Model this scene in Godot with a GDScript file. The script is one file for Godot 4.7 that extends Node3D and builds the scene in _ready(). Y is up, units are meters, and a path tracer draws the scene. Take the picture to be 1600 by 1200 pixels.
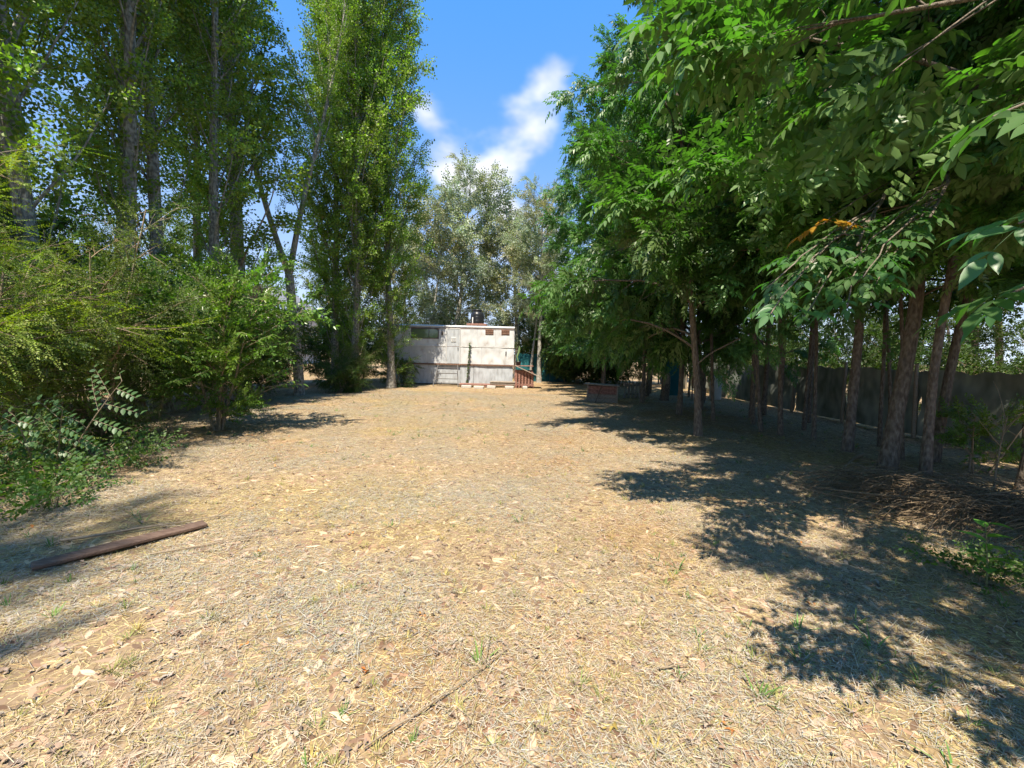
extends Node3D

# ---------------------------------------------------------------- mesh builder
class MB:
	var v := PackedVector3Array()
	var n := PackedVector3Array()
	var c := PackedColorArray()
	var i := PackedInt32Array()

	func face(p: Array, out: Vector3, col: Color) -> void:
		var nn: Vector3 = ((p[2] as Vector3) - (p[0] as Vector3)).cross((p[1] as Vector3) - (p[0] as Vector3)).normalized()
		var turned := nn.dot(out) < 0.0
		if turned:
			nn = -nn
		var b := v.size()
		for q in p:
			v.append(q)
			n.append(nn)
			c.append(col)
		for k in range(1, p.size() - 1):
			i.append(b)
			if turned:
				i.append(b + k + 1)
				i.append(b + k)
			else:
				i.append(b + k)
				i.append(b + k + 1)

	func box(tr: Transform3D, s: Vector3, col: Color, bev := 0.006) -> void:
		var h := s * 0.5
		var e := minf(bev, minf(h.x, minf(h.y, h.z)) * 0.45)
		var g := h - Vector3(e, e, e)
		var B := tr.basis
		for a in 3:
			var b1 := (a + 1) % 3
			var b2 := (a + 2) % 3
			for sg: float in [-1.0, 1.0]:
				var ps := []
				for q in [[-1, -1], [1, -1], [1, 1], [-1, 1]]:
					var p := Vector3.ZERO
					p[a] = h[a] * sg
					p[b1] = g[b1] * q[0]
					p[b2] = g[b2] * q[1]
					ps.append(tr * p)
				var o := Vector3.ZERO
				o[a] = sg
				face(ps, B * o, col)
			for s1: float in [-1.0, 1.0]:
				for s2: float in [-1.0, 1.0]:
					var ps := []
					for q in [[0, -1], [0, 1], [1, 1], [1, -1]]:
						var p := Vector3.ZERO
						p[a] = g[a] * q[1]
						p[b1] = (h[b1] if q[0] == 0 else g[b1]) * s1
						p[b2] = (g[b2] if q[0] == 0 else h[b2]) * s2
						ps.append(tr * p)
					var o := Vector3.ZERO
					o[b1] = s1
					o[b2] = s2
					face(ps, B * o, col)
		for x in [-1.0, 1.0]:
			for y in [-1.0, 1.0]:
				for z in [-1.0, 1.0]:
					face([tr * Vector3(h.x * x, g.y * y, g.z * z), tr * Vector3(g.x * x, h.y * y, g.z * z), tr * Vector3(g.x * x, g.y * y, h.z * z)], B * Vector3(x, y, z), col)

	func bar(a: Vector3, b: Vector3, w: float, t: float, col: Color, hint := Vector3.BACK) -> void:
		var y := (b - a).normalized()
		var z := hint - y * hint.dot(y)
		if z.length() < 0.01:
			z = Vector3.RIGHT - y * y.x
		z = z.normalized()
		box(Transform3D(Basis(y.cross(z), y, z), (a + b) * 0.5), Vector3(w, a.distance_to(b), t), col, minf(w, t) * 0.2)

	# a tapered round tube through points
	func tube(pts: PackedVector3Array, r: PackedFloat32Array, sides: int, col: Color, rough := 0.0, seed_ := 0) -> void:
		var last := pts.size() - 1
		var b0 := v.size()
		var side := Vector3.RIGHT
		for k in pts.size():
			var d := (pts[mini(k + 1, last)] - pts[maxi(k - 1, 0)]).normalized()
			side = (side - d * side.dot(d))
			if side.length() < 0.05:
				side = Vector3.FORWARD - d * d.dot(Vector3.FORWARD)
			side = side.normalized()
			var up := d.cross(side)
			for s in sides:
				var a := TAU * s / sides
				var o := side * cos(a) + up * sin(a)
				var rr := r[k]
				if rough > 0.0:
					rr *= 1.0 + rough * (float((k * 7919 + s * 104729 + seed_ * 31) % 1000) / 500.0 - 1.0)
				v.append(pts[k] + o * rr)
				n.append(o)
				c.append(col)
		for k in last:
			for s in sides:
				var p := b0 + k * sides + s
				var q := b0 + k * sides + (s + 1) % sides
				i.append_array([p, p + sides, q, q, p + sides, q + sides])
		# end cap
		var b1 := v.size()
		v.append(pts[last])
		n.append((pts[last] - pts[maxi(last - 1, 0)]).normalized())
		c.append(col)
		for s in sides:
			i.append_array([b0 + last * sides + s, b1, b0 + last * sides + (s + 1) % sides])

	# one leaf blade: profile is [[share of length, share of half width], ...]
	func leaf(base: Vector3, dir: Vector3, nrm: Vector3, length: float, wid: float, profile: Array, col: Color, droop := 0.15, fold := 0.25) -> void:
		var z := (nrm - dir * nrm.dot(dir)).normalized()
		var side := dir.cross(z)
		var b := v.size()
		for row in profile:
			var t: float = row[0]
			var w: float = row[1] * wid
			var p := base + dir * (length * t) - z * (droop * length * t * t)
			v.append(p - side * w + z * (fold * w))
			v.append(p)
			v.append(p + side * w + z * (fold * w))
			n.append((z + side * fold).normalized())
			n.append(z)
			n.append((z - side * fold).normalized())
			for q in 3:
				c.append(col)
		for k in profile.size() - 1:
			var o := b + k * 3
			if profile[k][1] > 0.0:
				i.append_array([o, o + 4, o + 1, o + 1, o + 4, o + 2])
			if profile[k + 1][1] > 0.0:
				i.append_array([o, o + 3, o + 4, o + 2, o + 4, o + 5])

	# a thin wavy sheet, front and back, in x right / y up, hanging from its lower left corner at 0
	func sheet(w: float, h: float, nx: int, ny: int, amp: float, freq: float, thick: float, seed_: int, col: Color, top_sag := 0.0) -> void:
		var fn := FastNoiseLite.new()
		fn.seed = seed_
		fn.frequency = freq
		fn.fractal_octaves = 3
		var P := []
		for y in ny + 1:
			for x in nx + 1:
				var u := float(x) / nx
				var q := float(y) / ny
				var hh := h * (1.0 - top_sag * (0.5 + 0.9 * fn.get_noise_2d(u * w * 3.0, 77.0)))
				P.append(Vector3(w * u, hh * q, amp * fn.get_noise_2d(w * u, h * q)))
		for sg: float in [1.0, -1.0]:
			var b := v.size()
			for y in ny + 1:
				for x in nx + 1:
					var dx: Vector3 = P[y * (nx + 1) + mini(x + 1, nx)] - P[y * (nx + 1) + maxi(x - 1, 0)]
					var dy: Vector3 = P[mini(y + 1, ny) * (nx + 1) + x] - P[maxi(y - 1, 0) * (nx + 1) + x]
					var nn: Vector3 = dx.cross(dy).normalized() * sg
					v.append(P[y * (nx + 1) + x] + Vector3(0, 0, thick * 0.5 * sg))
					n.append(nn)
					c.append(col)
			for y in ny:
				for x in nx:
					var a := b + y * (nx + 1) + x
					var d := a + nx + 1
					if sg > 0:
						i.append_array([a, d, a + 1, a + 1, d, d + 1])
					else:
						i.append_array([a, a + 1, d, a + 1, d + 1, d])
		var t2 := Vector3(0, 0, thick * 0.5)
		for x in nx:
			face([P[x] - t2, P[x + 1] - t2, P[x + 1] + t2, P[x] + t2], Vector3.DOWN, col)
			var o := ny * (nx + 1) + x
			face([P[o] - t2, P[o + 1] - t2, P[o + 1] + t2, P[o] + t2], Vector3.UP, col)
		for y in ny:
			var o := y * (nx + 1)
			face([P[o] - t2, P[o + nx + 1] - t2, P[o + nx + 1] + t2, P[o] + t2], Vector3.LEFT, col)
			o += nx
			face([P[o] - t2, P[o + nx + 1] - t2, P[o + nx + 1] + t2, P[o] + t2], Vector3.RIGHT, col)

	# a solid of revolution about y: profile of [radius, height]
	func lathe(at: Vector3, profile: Array, sides: int, col: Color) -> void:
		var b := v.size()
		var last := profile.size() - 1
		for k in profile.size():
			var d := Vector2(profile[mini(k + 1, last)][0] - profile[maxi(k - 1, 0)][0], profile[mini(k + 1, last)][1] - profile[maxi(k - 1, 0)][1]).normalized()
			for s in sides + 1:
				var a := TAU * s / sides
				v.append(at + Vector3(cos(a) * profile[k][0], profile[k][1], sin(a) * profile[k][0]))
				n.append(Vector3(cos(a) * d.y, -d.x, sin(a) * d.y).normalized())
				c.append(col)
		for k in last:
			for s in sides:
				var p := b + k * (sides + 1) + s
				var q := p + sides + 1
				i.append_array([p, p + 1, q, p + 1, q + 1, q])

	func append(o: MB, tr: Transform3D, tone: Color) -> void:
		var b := v.size()
		v.append_array(tr * o.v)
		n.append_array(Transform3D(tr.basis.orthonormalized(), Vector3.ZERO) * o.n)
		for q in o.c:
			c.append(q * tone)
		for q in o.i:
			i.append(q + b)

	func mesh() -> ArrayMesh:
		var m := ArrayMesh.new()
		add_to(m)
		return m

	func add_to(m: ArrayMesh) -> void:
		var a := []
		a.resize(Mesh.ARRAY_MAX)
		a[Mesh.ARRAY_VERTEX] = v
		a[Mesh.ARRAY_NORMAL] = n
		a[Mesh.ARRAY_COLOR] = c
		a[Mesh.ARRAY_INDEX] = i
		m.add_surface_from_arrays(Mesh.PRIMITIVE_TRIANGLES, a)

const OVATE := [[0.0, 0.0], [0.3, 1.0], [0.7, 0.68], [1.0, 0.0]]
const DELTOID := [[0.0, 0.0], [0.27, 1.0], [1.0, 0.0]]
const BLADE := [[0.0, 0.0], [0.4, 1.0], [1.0, 0.0]]
const LANCE := [[0.0, 0.0], [0.22, 0.8], [0.45, 1.0], [0.75, 0.6], [1.0, 0.0]]
const LANCE_FINE := [[0.0, 0.0], [0.1, 0.5], [0.25, 0.88], [0.42, 1.0], [0.6, 0.86], [0.78, 0.52], [0.92, 0.18], [1.0, 0.0]]

var M := {}
var S := {}
var names := {}
var hills := FastNoiseLite.new()

# ---------------------------------------------------------------- scene helpers
func named(parent: Node, called: String) -> String:
	var key := str(parent.get_instance_id()) + called
	var k: int = names.get(key, 0)
	names[key] = k + 1
	return called if k == 0 else "%s_%03d" % [called, k]

func thing(called: String, label: String, category: String, at := Vector3.ZERO, turn := 0.0, group := "") -> Node3D:
	var o := Node3D.new()
	o.name = named(self, called)
	add_child(o)
	o.position = at
	o.rotation.y = turn
	tag(o, label, category, group)
	return o

func tag(o: Node, label: String, category: String, group := "") -> void:
	o.set_meta("label", label)
	o.set_meta("category", category)
	if group:
		o.set_meta("group", group)

func part(parent: Node, called: String, mesh: Mesh, mat: Material, at := Transform3D.IDENTITY) -> MeshInstance3D:
	var o := MeshInstance3D.new()
	o.mesh = mesh
	if mat:
		o.material_override = mat
	o.name = named(parent, called)
	parent.add_child(o)
	o.transform = at
	return o

func scatter(parent: Node, called: String, mesh: Mesh, mat: Material, xf: Array, cols: Array) -> MultiMeshInstance3D:
	var m := MultiMesh.new()
	m.transform_format = MultiMesh.TRANSFORM_3D
	m.use_colors = true
	m.mesh = mesh
	m.instance_count = xf.size()
	for k in xf.size():
		m.set_instance_transform(k, xf[k])
		m.set_instance_color(k, cols[k])
	var o := MultiMeshInstance3D.new()
	o.multimesh = m
	if mat:
		o.material_override = mat
	o.name = named(parent, called)
	o.set_meta("kind", "stuff")
	parent.add_child(o)
	return o

func rng(s: int) -> RandomNumberGenerator:
	var r := RandomNumberGenerator.new()
	r.seed = s
	return r

func lin(r: float, g: float, b: float) -> Color:
	return Color(r, g, b).linear_to_srgb()

func frame(dir: Vector3, up: Vector3, size: float, at: Vector3) -> Transform3D:
	var y := dir.normalized()
	var z := up - y * up.dot(y)
	if z.length() < 0.05:
		z = Vector3.RIGHT - y * y.x
	z = z.normalized()
	return Transform3D(Basis(y.cross(z), y, z).scaled(Vector3(size, size, size)), at)

func ball(r: RandomNumberGenerator) -> Vector3:
	return Vector3(r.randf_range(-1, 1), r.randf_range(-1, 1), r.randf_range(-1, 1))

func gh(x: float, z: float) -> float:
	return hills.get_noise_2d(x, z) * 0.05 + hills.get_noise_2d(x * 4.0 + 40.0, z * 4.0) * 0.008

func on_ground(x: float, d: float, dy := 0.0) -> Vector3:
	return Vector3(x, gh(x, -d) + dy, -d)

# a walk: points of a limb that bends towards `pull`
func walk(start: Vector3, dir: Vector3, length: float, n: int, pull: Vector3, wob: float, r: RandomNumberGenerator) -> PackedVector3Array:
	var out := PackedVector3Array([start])
	var d := dir.normalized()
	var p := start
	for k in n:
		d = (d + pull / n + ball(r) * wob).normalized()
		p += d * (length / n)
		out.append(p)
	return out

func taper(n: int, a: float, b: float, curve := 1.0) -> PackedFloat32Array:
	var out := PackedFloat32Array()
	for k in n + 1:
		out.append(lerpf(a, b, pow(float(k) / n, curve)))
	return out

func along(p: PackedVector3Array, u: float) -> Vector3:
	var f := clampf(u, 0.0, 0.9999) * (p.size() - 1)
	return p[int(f)].lerp(p[int(f) + 1], f - int(f))

func heading(p: PackedVector3Array, u: float) -> Vector3:
	var k := mini(int(clampf(u, 0.0, 0.9999) * (p.size() - 1)), p.size() - 2)
	return (p[k + 1] - p[k]).normalized()

# ---------------------------------------------------------------- textures and materials
func noise_bytes(size: int, freq: float, octaves: int, s: int) -> PackedByteArray:
	var fn := FastNoiseLite.new()
	fn.seed = s
	fn.frequency = freq
	fn.fractal_octaves = octaves
	var im := fn.get_seamless_image(size, size)
	im.convert(Image.FORMAT_L8)
	return im.get_data()

func ramp_texture(size: int, freq: float, octaves: int, s: int, stops: Array) -> ImageTexture:
	var src := noise_bytes(size, freq, octaves, s)
	var lut := PackedByteArray()
	for k in 256:
		var t := k / 255.0
		var col: Color = stops[0][1]
		for q in stops.size() - 1:
			if t >= stops[q][0]:
				col = (stops[q][1] as Color).lerp(stops[q + 1][1], clampf((t - stops[q][0]) / (stops[q + 1][0] - stops[q][0]), 0, 1))
		col = col.linear_to_srgb()
		lut.append_array([int(col.r * 255), int(col.g * 255), int(col.b * 255)])
	var out := PackedByteArray()
	out.resize(size * size * 3)
	for k in size * size:
		var b := src[k] * 3
		out[k * 3] = lut[b]
		out[k * 3 + 1] = lut[b + 1]
		out[k * 3 + 2] = lut[b + 2]
	return ImageTexture.create_from_image(Image.create_from_data(size, size, false, Image.FORMAT_RGB8, out))

func grey_texture(size: int, freq: float, octaves: int, s: int) -> ImageTexture:
	return ImageTexture.create_from_image(Image.create_from_data(size, size, false, Image.FORMAT_L8, noise_bytes(size, freq, octaves, s)))

func textured(tex: Texture2D, scale: Vector3, rough: float, bump: Texture2D = null, relief := 0.0) -> StandardMaterial3D:
	var m := StandardMaterial3D.new()
	m.albedo_texture = tex
	m.roughness = rough
	m.uv1_triplanar = true
	m.uv1_scale = scale
	m.vertex_color_use_as_albedo = true
	if bump:
		m.heightmap_enabled = true
		m.heightmap_texture = bump
		m.heightmap_scale = relief
	return m

func painted(col: Color, rough := 0.7, metal := 0.0) -> StandardMaterial3D:
	var m := StandardMaterial3D.new()
	m.albedo_color = col
	m.roughness = rough
	m.metallic = metal
	m.vertex_color_use_as_albedo = true
	return m

func leafy(rough: float, back: Color) -> StandardMaterial3D:
	var m := StandardMaterial3D.new()
	m.roughness = rough
	m.vertex_color_use_as_albedo = true
	m.cull_mode = BaseMaterial3D.CULL_DISABLED
	m.backlight_enabled = true
	m.backlight = back
	return m

# straw litter: soil, crossing dry stalks, broken leaves
func ground_textures() -> Array:
	var size := 1536
	var a := noise_bytes(size, 0.012, 4, 5)
	var b := noise_bytes(size, 0.09, 3, 9)
	var rgb := PackedByteArray()
	rgb.resize(size * size * 3)
	var hgt := PackedByteArray()
	hgt.resize(size * size)
	for k in size * size:
		var t := a[k] * 0.5 + b[k] * 0.5
		rgb[k * 3] = int(92 + t * 0.36)
		rgb[k * 3 + 1] = int(76 + t * 0.33)
		rgb[k * 3 + 2] = int(60 + t * 0.27)
		hgt[k] = int(40 + b[k] * 0.3)
	var r := rng(21)
	var tones := [[205, 182, 132], [188, 162, 112], [216, 198, 152], [168, 142, 102], [196, 176, 124], [150, 124, 92], [182, 170, 112], [222, 204, 160]]
	for k in 30000:
		var x := r.randf() * size
		var y := r.randf() * size
		var ang := r.randf() * TAU
		var bend := r.randf_range(-0.03, 0.03)
		var tone: Array = tones[r.randi() % tones.size()]
		var f := r.randf_range(0.8, 1.08)
		var length := int(r.randf_range(8, 44))
		var fat := 2 if r.randf() < 0.35 else 1
		var lift := int(r.randf_range(90, 250))
		for q in length:
			x += cos(ang)
			y += sin(ang)
			ang += bend
			for w in fat:
				var at := (posmod(int(y) + w, size)) * size + posmod(int(x), size)
				rgb[at * 3] = mini(255, int(tone[0] * f))
				rgb[at * 3 + 1] = mini(255, int(tone[1] * f))
				rgb[at * 3 + 2] = mini(255, int(tone[2] * f))
				hgt[at] = lift
	for k in 2600:
		var x := r.randf() * size
		var y := r.randf() * size
		var ang := r.randf() * TAU
		var length := r.randf_range(8, 22)
		var wide := length * r.randf_range(0.2, 0.36)
		var f := r.randf_range(0.7, 1.1)
		var tone: Array = [[186, 158, 132], [164, 134, 112], [200, 176, 150], [142, 112, 92]][r.randi() % 4]
		for py in range(-int(length), int(length) + 1):
			for px in range(-int(length), int(length) + 1):
				var u := (px * cos(ang) + py * sin(ang)) / length
				var w := (-px * sin(ang) + py * cos(ang)) / wide
				if u * u + absf(w) < 1.0:
					var at := posmod(int(y) + py, size) * size + posmod(int(x) + px, size)
					rgb[at * 3] = mini(255, int(tone[0] * f))
					rgb[at * 3 + 1] = mini(255, int(tone[1] * f))
					rgb[at * 3 + 2] = mini(255, int(tone[2] * f))
					hgt[at] = int(150 + 60 * w)
	return [ImageTexture.create_from_image(Image.create_from_data(size, size, false, Image.FORMAT_RGB8, rgb)), ImageTexture.create_from_image(Image.create_from_data(size, size, false, Image.FORMAT_L8, hgt))]

func make_materials() -> void:
	var g := ground_textures()
	M.ground = textured(g[0], Vector3(0.24, 0.24, 0.24), 0.95, g[1], 0.9)
	M.ground.uv1_world_triplanar = true
	M.ground.metallic_specular = 0.2
	var bark_bump := grey_texture(512, 0.02, 5, 31)
	M.poplar_bark = textured(ramp_texture(512, 0.018, 5, 3, [[0.0, Color(0.07, 0.062, 0.05)], [0.4, Color(0.19, 0.175, 0.145)], [0.6, Color(0.35, 0.335, 0.29)], [1.0, Color(0.5, 0.49, 0.43)]]), Vector3(1.6, 0.7, 1.6), 0.9, bark_bump, 2.2)
	M.ash_bark = textured(ramp_texture(512, 0.022, 5, 4, [[0.0, Color(0.05, 0.038, 0.028)], [0.45, Color(0.14, 0.11, 0.085)], [0.7, Color(0.23, 0.19, 0.15)], [1.0, Color(0.32, 0.28, 0.22)]]), Vector3(2.4, 0.7, 2.4), 0.92, bark_bump, 2.5)
	M.pale_bark = textured(ramp_texture(256, 0.02, 4, 6, [[0.0, Color(0.16, 0.15, 0.12)], [0.5, Color(0.38, 0.36, 0.31)], [1.0, Color(0.55, 0.53, 0.47)]]), Vector3(1.4, 0.7, 1.4), 0.9, bark_bump, 1.2)
	M.twig = textured(ramp_texture(256, 0.05, 3, 7, [[0.0, Color(0.12, 0.09, 0.06)], [0.5, Color(0.27, 0.21, 0.14)], [1.0, Color(0.42, 0.34, 0.24)]]), Vector3(3, 3, 3), 0.9)
	M.poplar_leaf = leafy(0.42, Color(0.86, 1.0, 0.42))
	M.ash_leaf = leafy(0.38, Color(0.74, 1.0, 0.42))
	M.grey_leaf = leafy(0.55, Color(0.85, 0.92, 0.6))
	M.shrub_leaf = leafy(0.5, Color(0.92, 1.0, 0.36))
	M.privet_leaf = leafy(0.3, Color(0.84, 1.0, 0.4))
	M.straw = leafy(0.75, Color(0.5, 0.44, 0.32))
	M.litter = painted(Color.WHITE, 1.0)
	M.litter.metallic_specular = 0.15
	M.wood = textured(ramp_texture(512, 0.03, 4, 8, [[0.0, Color(0.06, 0.035, 0.025)], [0.5, Color(0.13, 0.085, 0.06)], [1.0, Color(0.22, 0.16, 0.12)]]), Vector3(0.5, 5, 5), 0.85, bark_bump, 0.6)
	M.grey_wood = textured(ramp_texture(512, 0.03, 4, 12, [[0.0, Color(0.14, 0.11, 0.085)], [0.5, Color(0.28, 0.23, 0.18)], [1.0, Color(0.42, 0.36, 0.29)]]), Vector3(0.6, 4, 4), 0.9, bark_bump, 0.5)
	M.red_wood = textured(ramp_texture(256, 0.03, 4, 13, [[0.0, Color(0.12, 0.05, 0.04)], [0.5, Color(0.25, 0.12, 0.09)], [1.0, Color(0.38, 0.23, 0.18)]]), Vector3(1.2, 1.2, 1.2), 0.85, bark_bump, 0.5)
	M.trailer = textured(ramp_texture(1024, 0.006, 5, 14, [[0.0, Color(0.40, 0.32, 0.26)], [0.16, Color(0.52, 0.49, 0.46)], [0.3, Color(0.57, 0.58, 0.58)], [0.65, Color(0.63, 0.645, 0.65)], [1.0, Color(0.68, 0.695, 0.70)]]), Vector3(0.45, 0.28, 0.45), 0.42, grey_texture(512, 0.01, 2, 15), 1.4)
	M.skirt = textured(ramp_texture(512, 0.01, 4, 16, [[0.0, Color(0.32, 0.32, 0.32)], [0.4, Color(0.42, 0.445, 0.465)], [1.0, Color(0.52, 0.55, 0.575)]]), Vector3(0.9, 0.3, 0.9), 0.55, grey_texture(256, 0.02, 3, 17), 1.0)
	M.rust = textured(ramp_texture(256, 0.03, 4, 18, [[0.0, Color(0.07, 0.04, 0.03)], [0.5, Color(0.19, 0.10, 0.065)], [1.0, Color(0.36, 0.25, 0.18)]]), Vector3(2, 2, 2), 0.85)
	M.glass = painted(lin(0.13, 0.19, 0.10), 0.08)
	M.glass.metallic_specular = 0.9
	M.tank = painted(lin(0.018, 0.019, 0.022), 0.32)
	M.steel = textured(ramp_texture(256, 0.04, 3, 19, [[0.0, Color(0.05, 0.045, 0.042)], [0.6, Color(0.1, 0.095, 0.09)], [1.0, Color(0.2, 0.14, 0.11)]]), Vector3(3, 3, 3), 0.6)
	M.concrete = textured(ramp_texture(256, 0.04, 4, 20, [[0.0, Color(0.34, 0.31, 0.27)], [0.5, Color(0.5, 0.47, 0.42)], [1.0, Color(0.62, 0.6, 0.55)]]), Vector3(2, 2, 2), 0.95, bark_bump, 0.4)
	M.teal = painted(lin(0.015, 0.15, 0.17), 0.8)
	M.teal.backlight_enabled = true
	M.teal.backlight = Color(0.2, 0.55, 0.6)
	M.shade_cloth = textured(ramp_texture(256, 0.01, 3, 22, [[0.0, Color(0.13, 0.145, 0.12)], [0.42, Color(0.22, 0.25, 0.22)], [0.58, Color(0.26, 0.285, 0.25)], [1.0, Color(0.4, 0.42, 0.35)]]), Vector3(1.1, 0.5, 1.1), 0.9)
	M.shade_cloth.backlight_enabled = true
	M.shade_cloth.backlight = Color(0.35, 0.4, 0.35)
	M.white = painted(lin(0.66, 0.65, 0.62), 0.6)
	M.cactus = painted(lin(0.16, 0.24, 0.1), 0.6)
	M.roof = textured(ramp_texture(256, 0.03, 4, 24, [[0.0, Color(0.1, 0.1, 0.11)], [1.0, Color(0.3, 0.31, 0.33)]]), Vector3(1, 1, 1), 0.8)

# ---------------------------------------------------------------- leaf sprays and leafy boughs
func make_spray(s: int, length: float, count: int, ll: float, lw: float, profile: Array, pet: float, ang: float, flat: bool, vary: float, base: Color) -> MB:
	var r := rng(s)
	var mb := MB.new()
	var pts := walk(Vector3.ZERO, Vector3.UP, length, 4, Vector3(0, 0, -0.25), 0.06, r)
	for k in count:
		var u := (k + 0.6 + r.randf_range(-0.3, 0.3)) / count
		var at := along(pts, u)
		var h := heading(pts, u)
		var az := (k % 2) * PI + r.randf_range(-0.5, 0.5) if flat else k * 2.4 + r.randf_range(-0.4, 0.4)
		var out := Vector3(cos(az), 0, sin(az))
		var a := ang * r.randf_range(0.7, 1.25)
		if u > 0.93:
			a *= 0.3
		var d := (h * cos(a) + out * sin(a) + Vector3(0, 0, -0.15)).normalized()
		var nn := (Vector3.BACK + ball(r) * (0.35 if flat else 0.9)).normalized()
		var f := r.randf_range(1.0 - vary, 1.0 + vary)
		var size := r.randf_range(0.7, 1.15) * (1.0 - 0.35 * pow(u, 4))
		mb.leaf(at + d * pet, d, nn, ll * size, lw * 0.5 * size, profile, Color(base.r * f * r.randf_range(0.9, 1.12), base.g * f, base.b * f * r.randf_range(0.8, 1.1)), r.randf_range(0.0, 0.35), r.randf_range(0.1, 0.4))
	return mb

func pinnate(mb: MB, base: Vector3, dir: Vector3, nrm: Vector3, length: float, pairs: int, ll: float, lw: float, profile: Array, r: RandomNumberGenerator, tone: Color, stalk: bool) -> void:
	var z := (nrm - dir * nrm.dot(dir)).normalized()
	var pts := PackedVector3Array()
	for k in 5:
		var t := k / 4.0
		pts.append(base + dir * length * t - z * length * 0.22 * t * t)
	if stalk:
		mb.tube(pts, taper(4, 0.0016, 0.0008), 3, tone * 1.4)
	for k in pairs:
		var u := 0.38 + 0.5 * k / maxf(1.0, pairs - 1.0)
		var p := along(pts, u)
		var h := heading(pts, u)
		var side := h.cross(z)
		for sg: float in [-1.0, 1.0]:
			var d := (h * 0.75 + side * sg * r.randf_range(0.7, 1.0) - z * r.randf_range(0.0, 0.35)).normalized()
			var f := r.randf_range(0.85, 1.15)
			var q := r.randf_range(0.85, 1.1) * (0.82 + 0.18 * sin(PI * u))
			mb.leaf(p, d, (z + ball(r) * 0.22).normalized(), ll * q, lw * 0.5 * q, profile, tone * f, r.randf_range(0.08, 0.3), r.randf_range(0.1, 0.3))
	mb.leaf(pts[4], heading(pts, 1.0), z, ll * 1.12, lw * 0.54, profile, tone * r.randf_range(0.9, 1.1), 0.2, 0.2)

func make_ash_spray(s: int, base: Color, profile: Array, width: float) -> MB:
	var r := rng(s)
	var mb := MB.new()
	var pts := walk(Vector3.ZERO, Vector3.UP, 0.5, 5, Vector3(0, 0, -0.3), 0.05, r)
	for k in 9:
		var u := 0.18 + 0.8 * floorf(k / 2.0) / 4.0
		var az := (k % 2) * PI + r.randf_range(-0.55, 0.55) + (PI / 2 if int(k / 2) % 2 == 1 and r.randf() < 0.4 else 0.0)
		var h := heading(pts, u)
		var a := 0.25 if k == 8 else r.randf_range(0.8, 1.2)
		var d := (h * cos(a) + Vector3(cos(az), 0, sin(az) * 0.6) * sin(a)).normalized()
		pinnate(mb, along(pts, u), d, (Vector3.BACK + ball(r) * 0.3).normalized(), r.randf_range(0.17, 0.24), 3 if r.randf() < 0.75 else 2, 0.104, width, profile, r, base * r.randf_range(0.8, 1.2), false)
	return mb

# a limb with its twigs and leaves: it leaves its base along +y, its upper side faces +z
func make_bough(s: int, length: float, droop: float, wob: float, twigs: int, twig_len: float, per_twig: int, sprays: Array, from: float, jitter: float, r0: float, bark: Material, leaf_mat: Material, spread := 0.9, size := 1.0) -> ArrayMesh:
	var two := bough_parts(s, length, droop, wob, twigs, twig_len, per_twig, sprays, from, jitter, r0, spread, size)
	return two_surfaces(two[0], bark, two[1], leaf_mat)

func two_surfaces(wood: MB, bark: Material, green: MB, leaf_mat: Material) -> ArrayMesh:
	var m := wood.mesh()
	m.surface_set_material(0, bark)
	green.add_to(m)
	m.surface_set_material(1, leaf_mat)
	return m

func bough_parts(s: int, length: float, droop: float, wob: float, twigs: int, twig_len: float, per_twig: int, sprays: Array, from: float, jitter: float, r0: float, spread: float, size: float) -> Array:
	var r := rng(s)
	var wood := MB.new()
	var green := MB.new()
	var lp := walk(Vector3.ZERO, Vector3.UP, length, 7, Vector3(0, 0, -droop), wob, r)
	wood.tube(lp, taper(7, r0, r0 * 0.22), 5, Color.WHITE)
	for w in twigs:
		var v := lerpf(from, 1.0, (w + r.randf()) / twigs)
		var sd := (heading(lp, v) * 0.65 + ball(r) * Vector3(spread, spread, spread * 0.8)).normalized()
		var tl := twig_len * r.randf_range(0.5, 1.2) * (1.15 - 0.5 * v)
		var tp := walk(along(lp, v), sd, tl, 3, Vector3(0, 0, -droop * 0.5), 0.12, r)
		wood.tube(tp, taper(3, 0.0065, 0.0025), 3, Color.WHITE)
		for e in per_twig:
			var x := lerpf(0.3, 1.0, (e + r.randf()) / per_twig)
			var d := heading(tp, x) + ball(r) * 0.6
			var f := r.randf_range(0.75, 1.25)
			green.append((sprays[r.randi() % sprays.size()] as MB), frame(d, Vector3.BACK + ball(r) * 0.4, r.randf_range(0.8, 1.2) * size, along(tp, x) + ball(r) * jitter), Color(f * r.randf_range(0.92, 1.1), f, f))
	return [wood, green]

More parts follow.
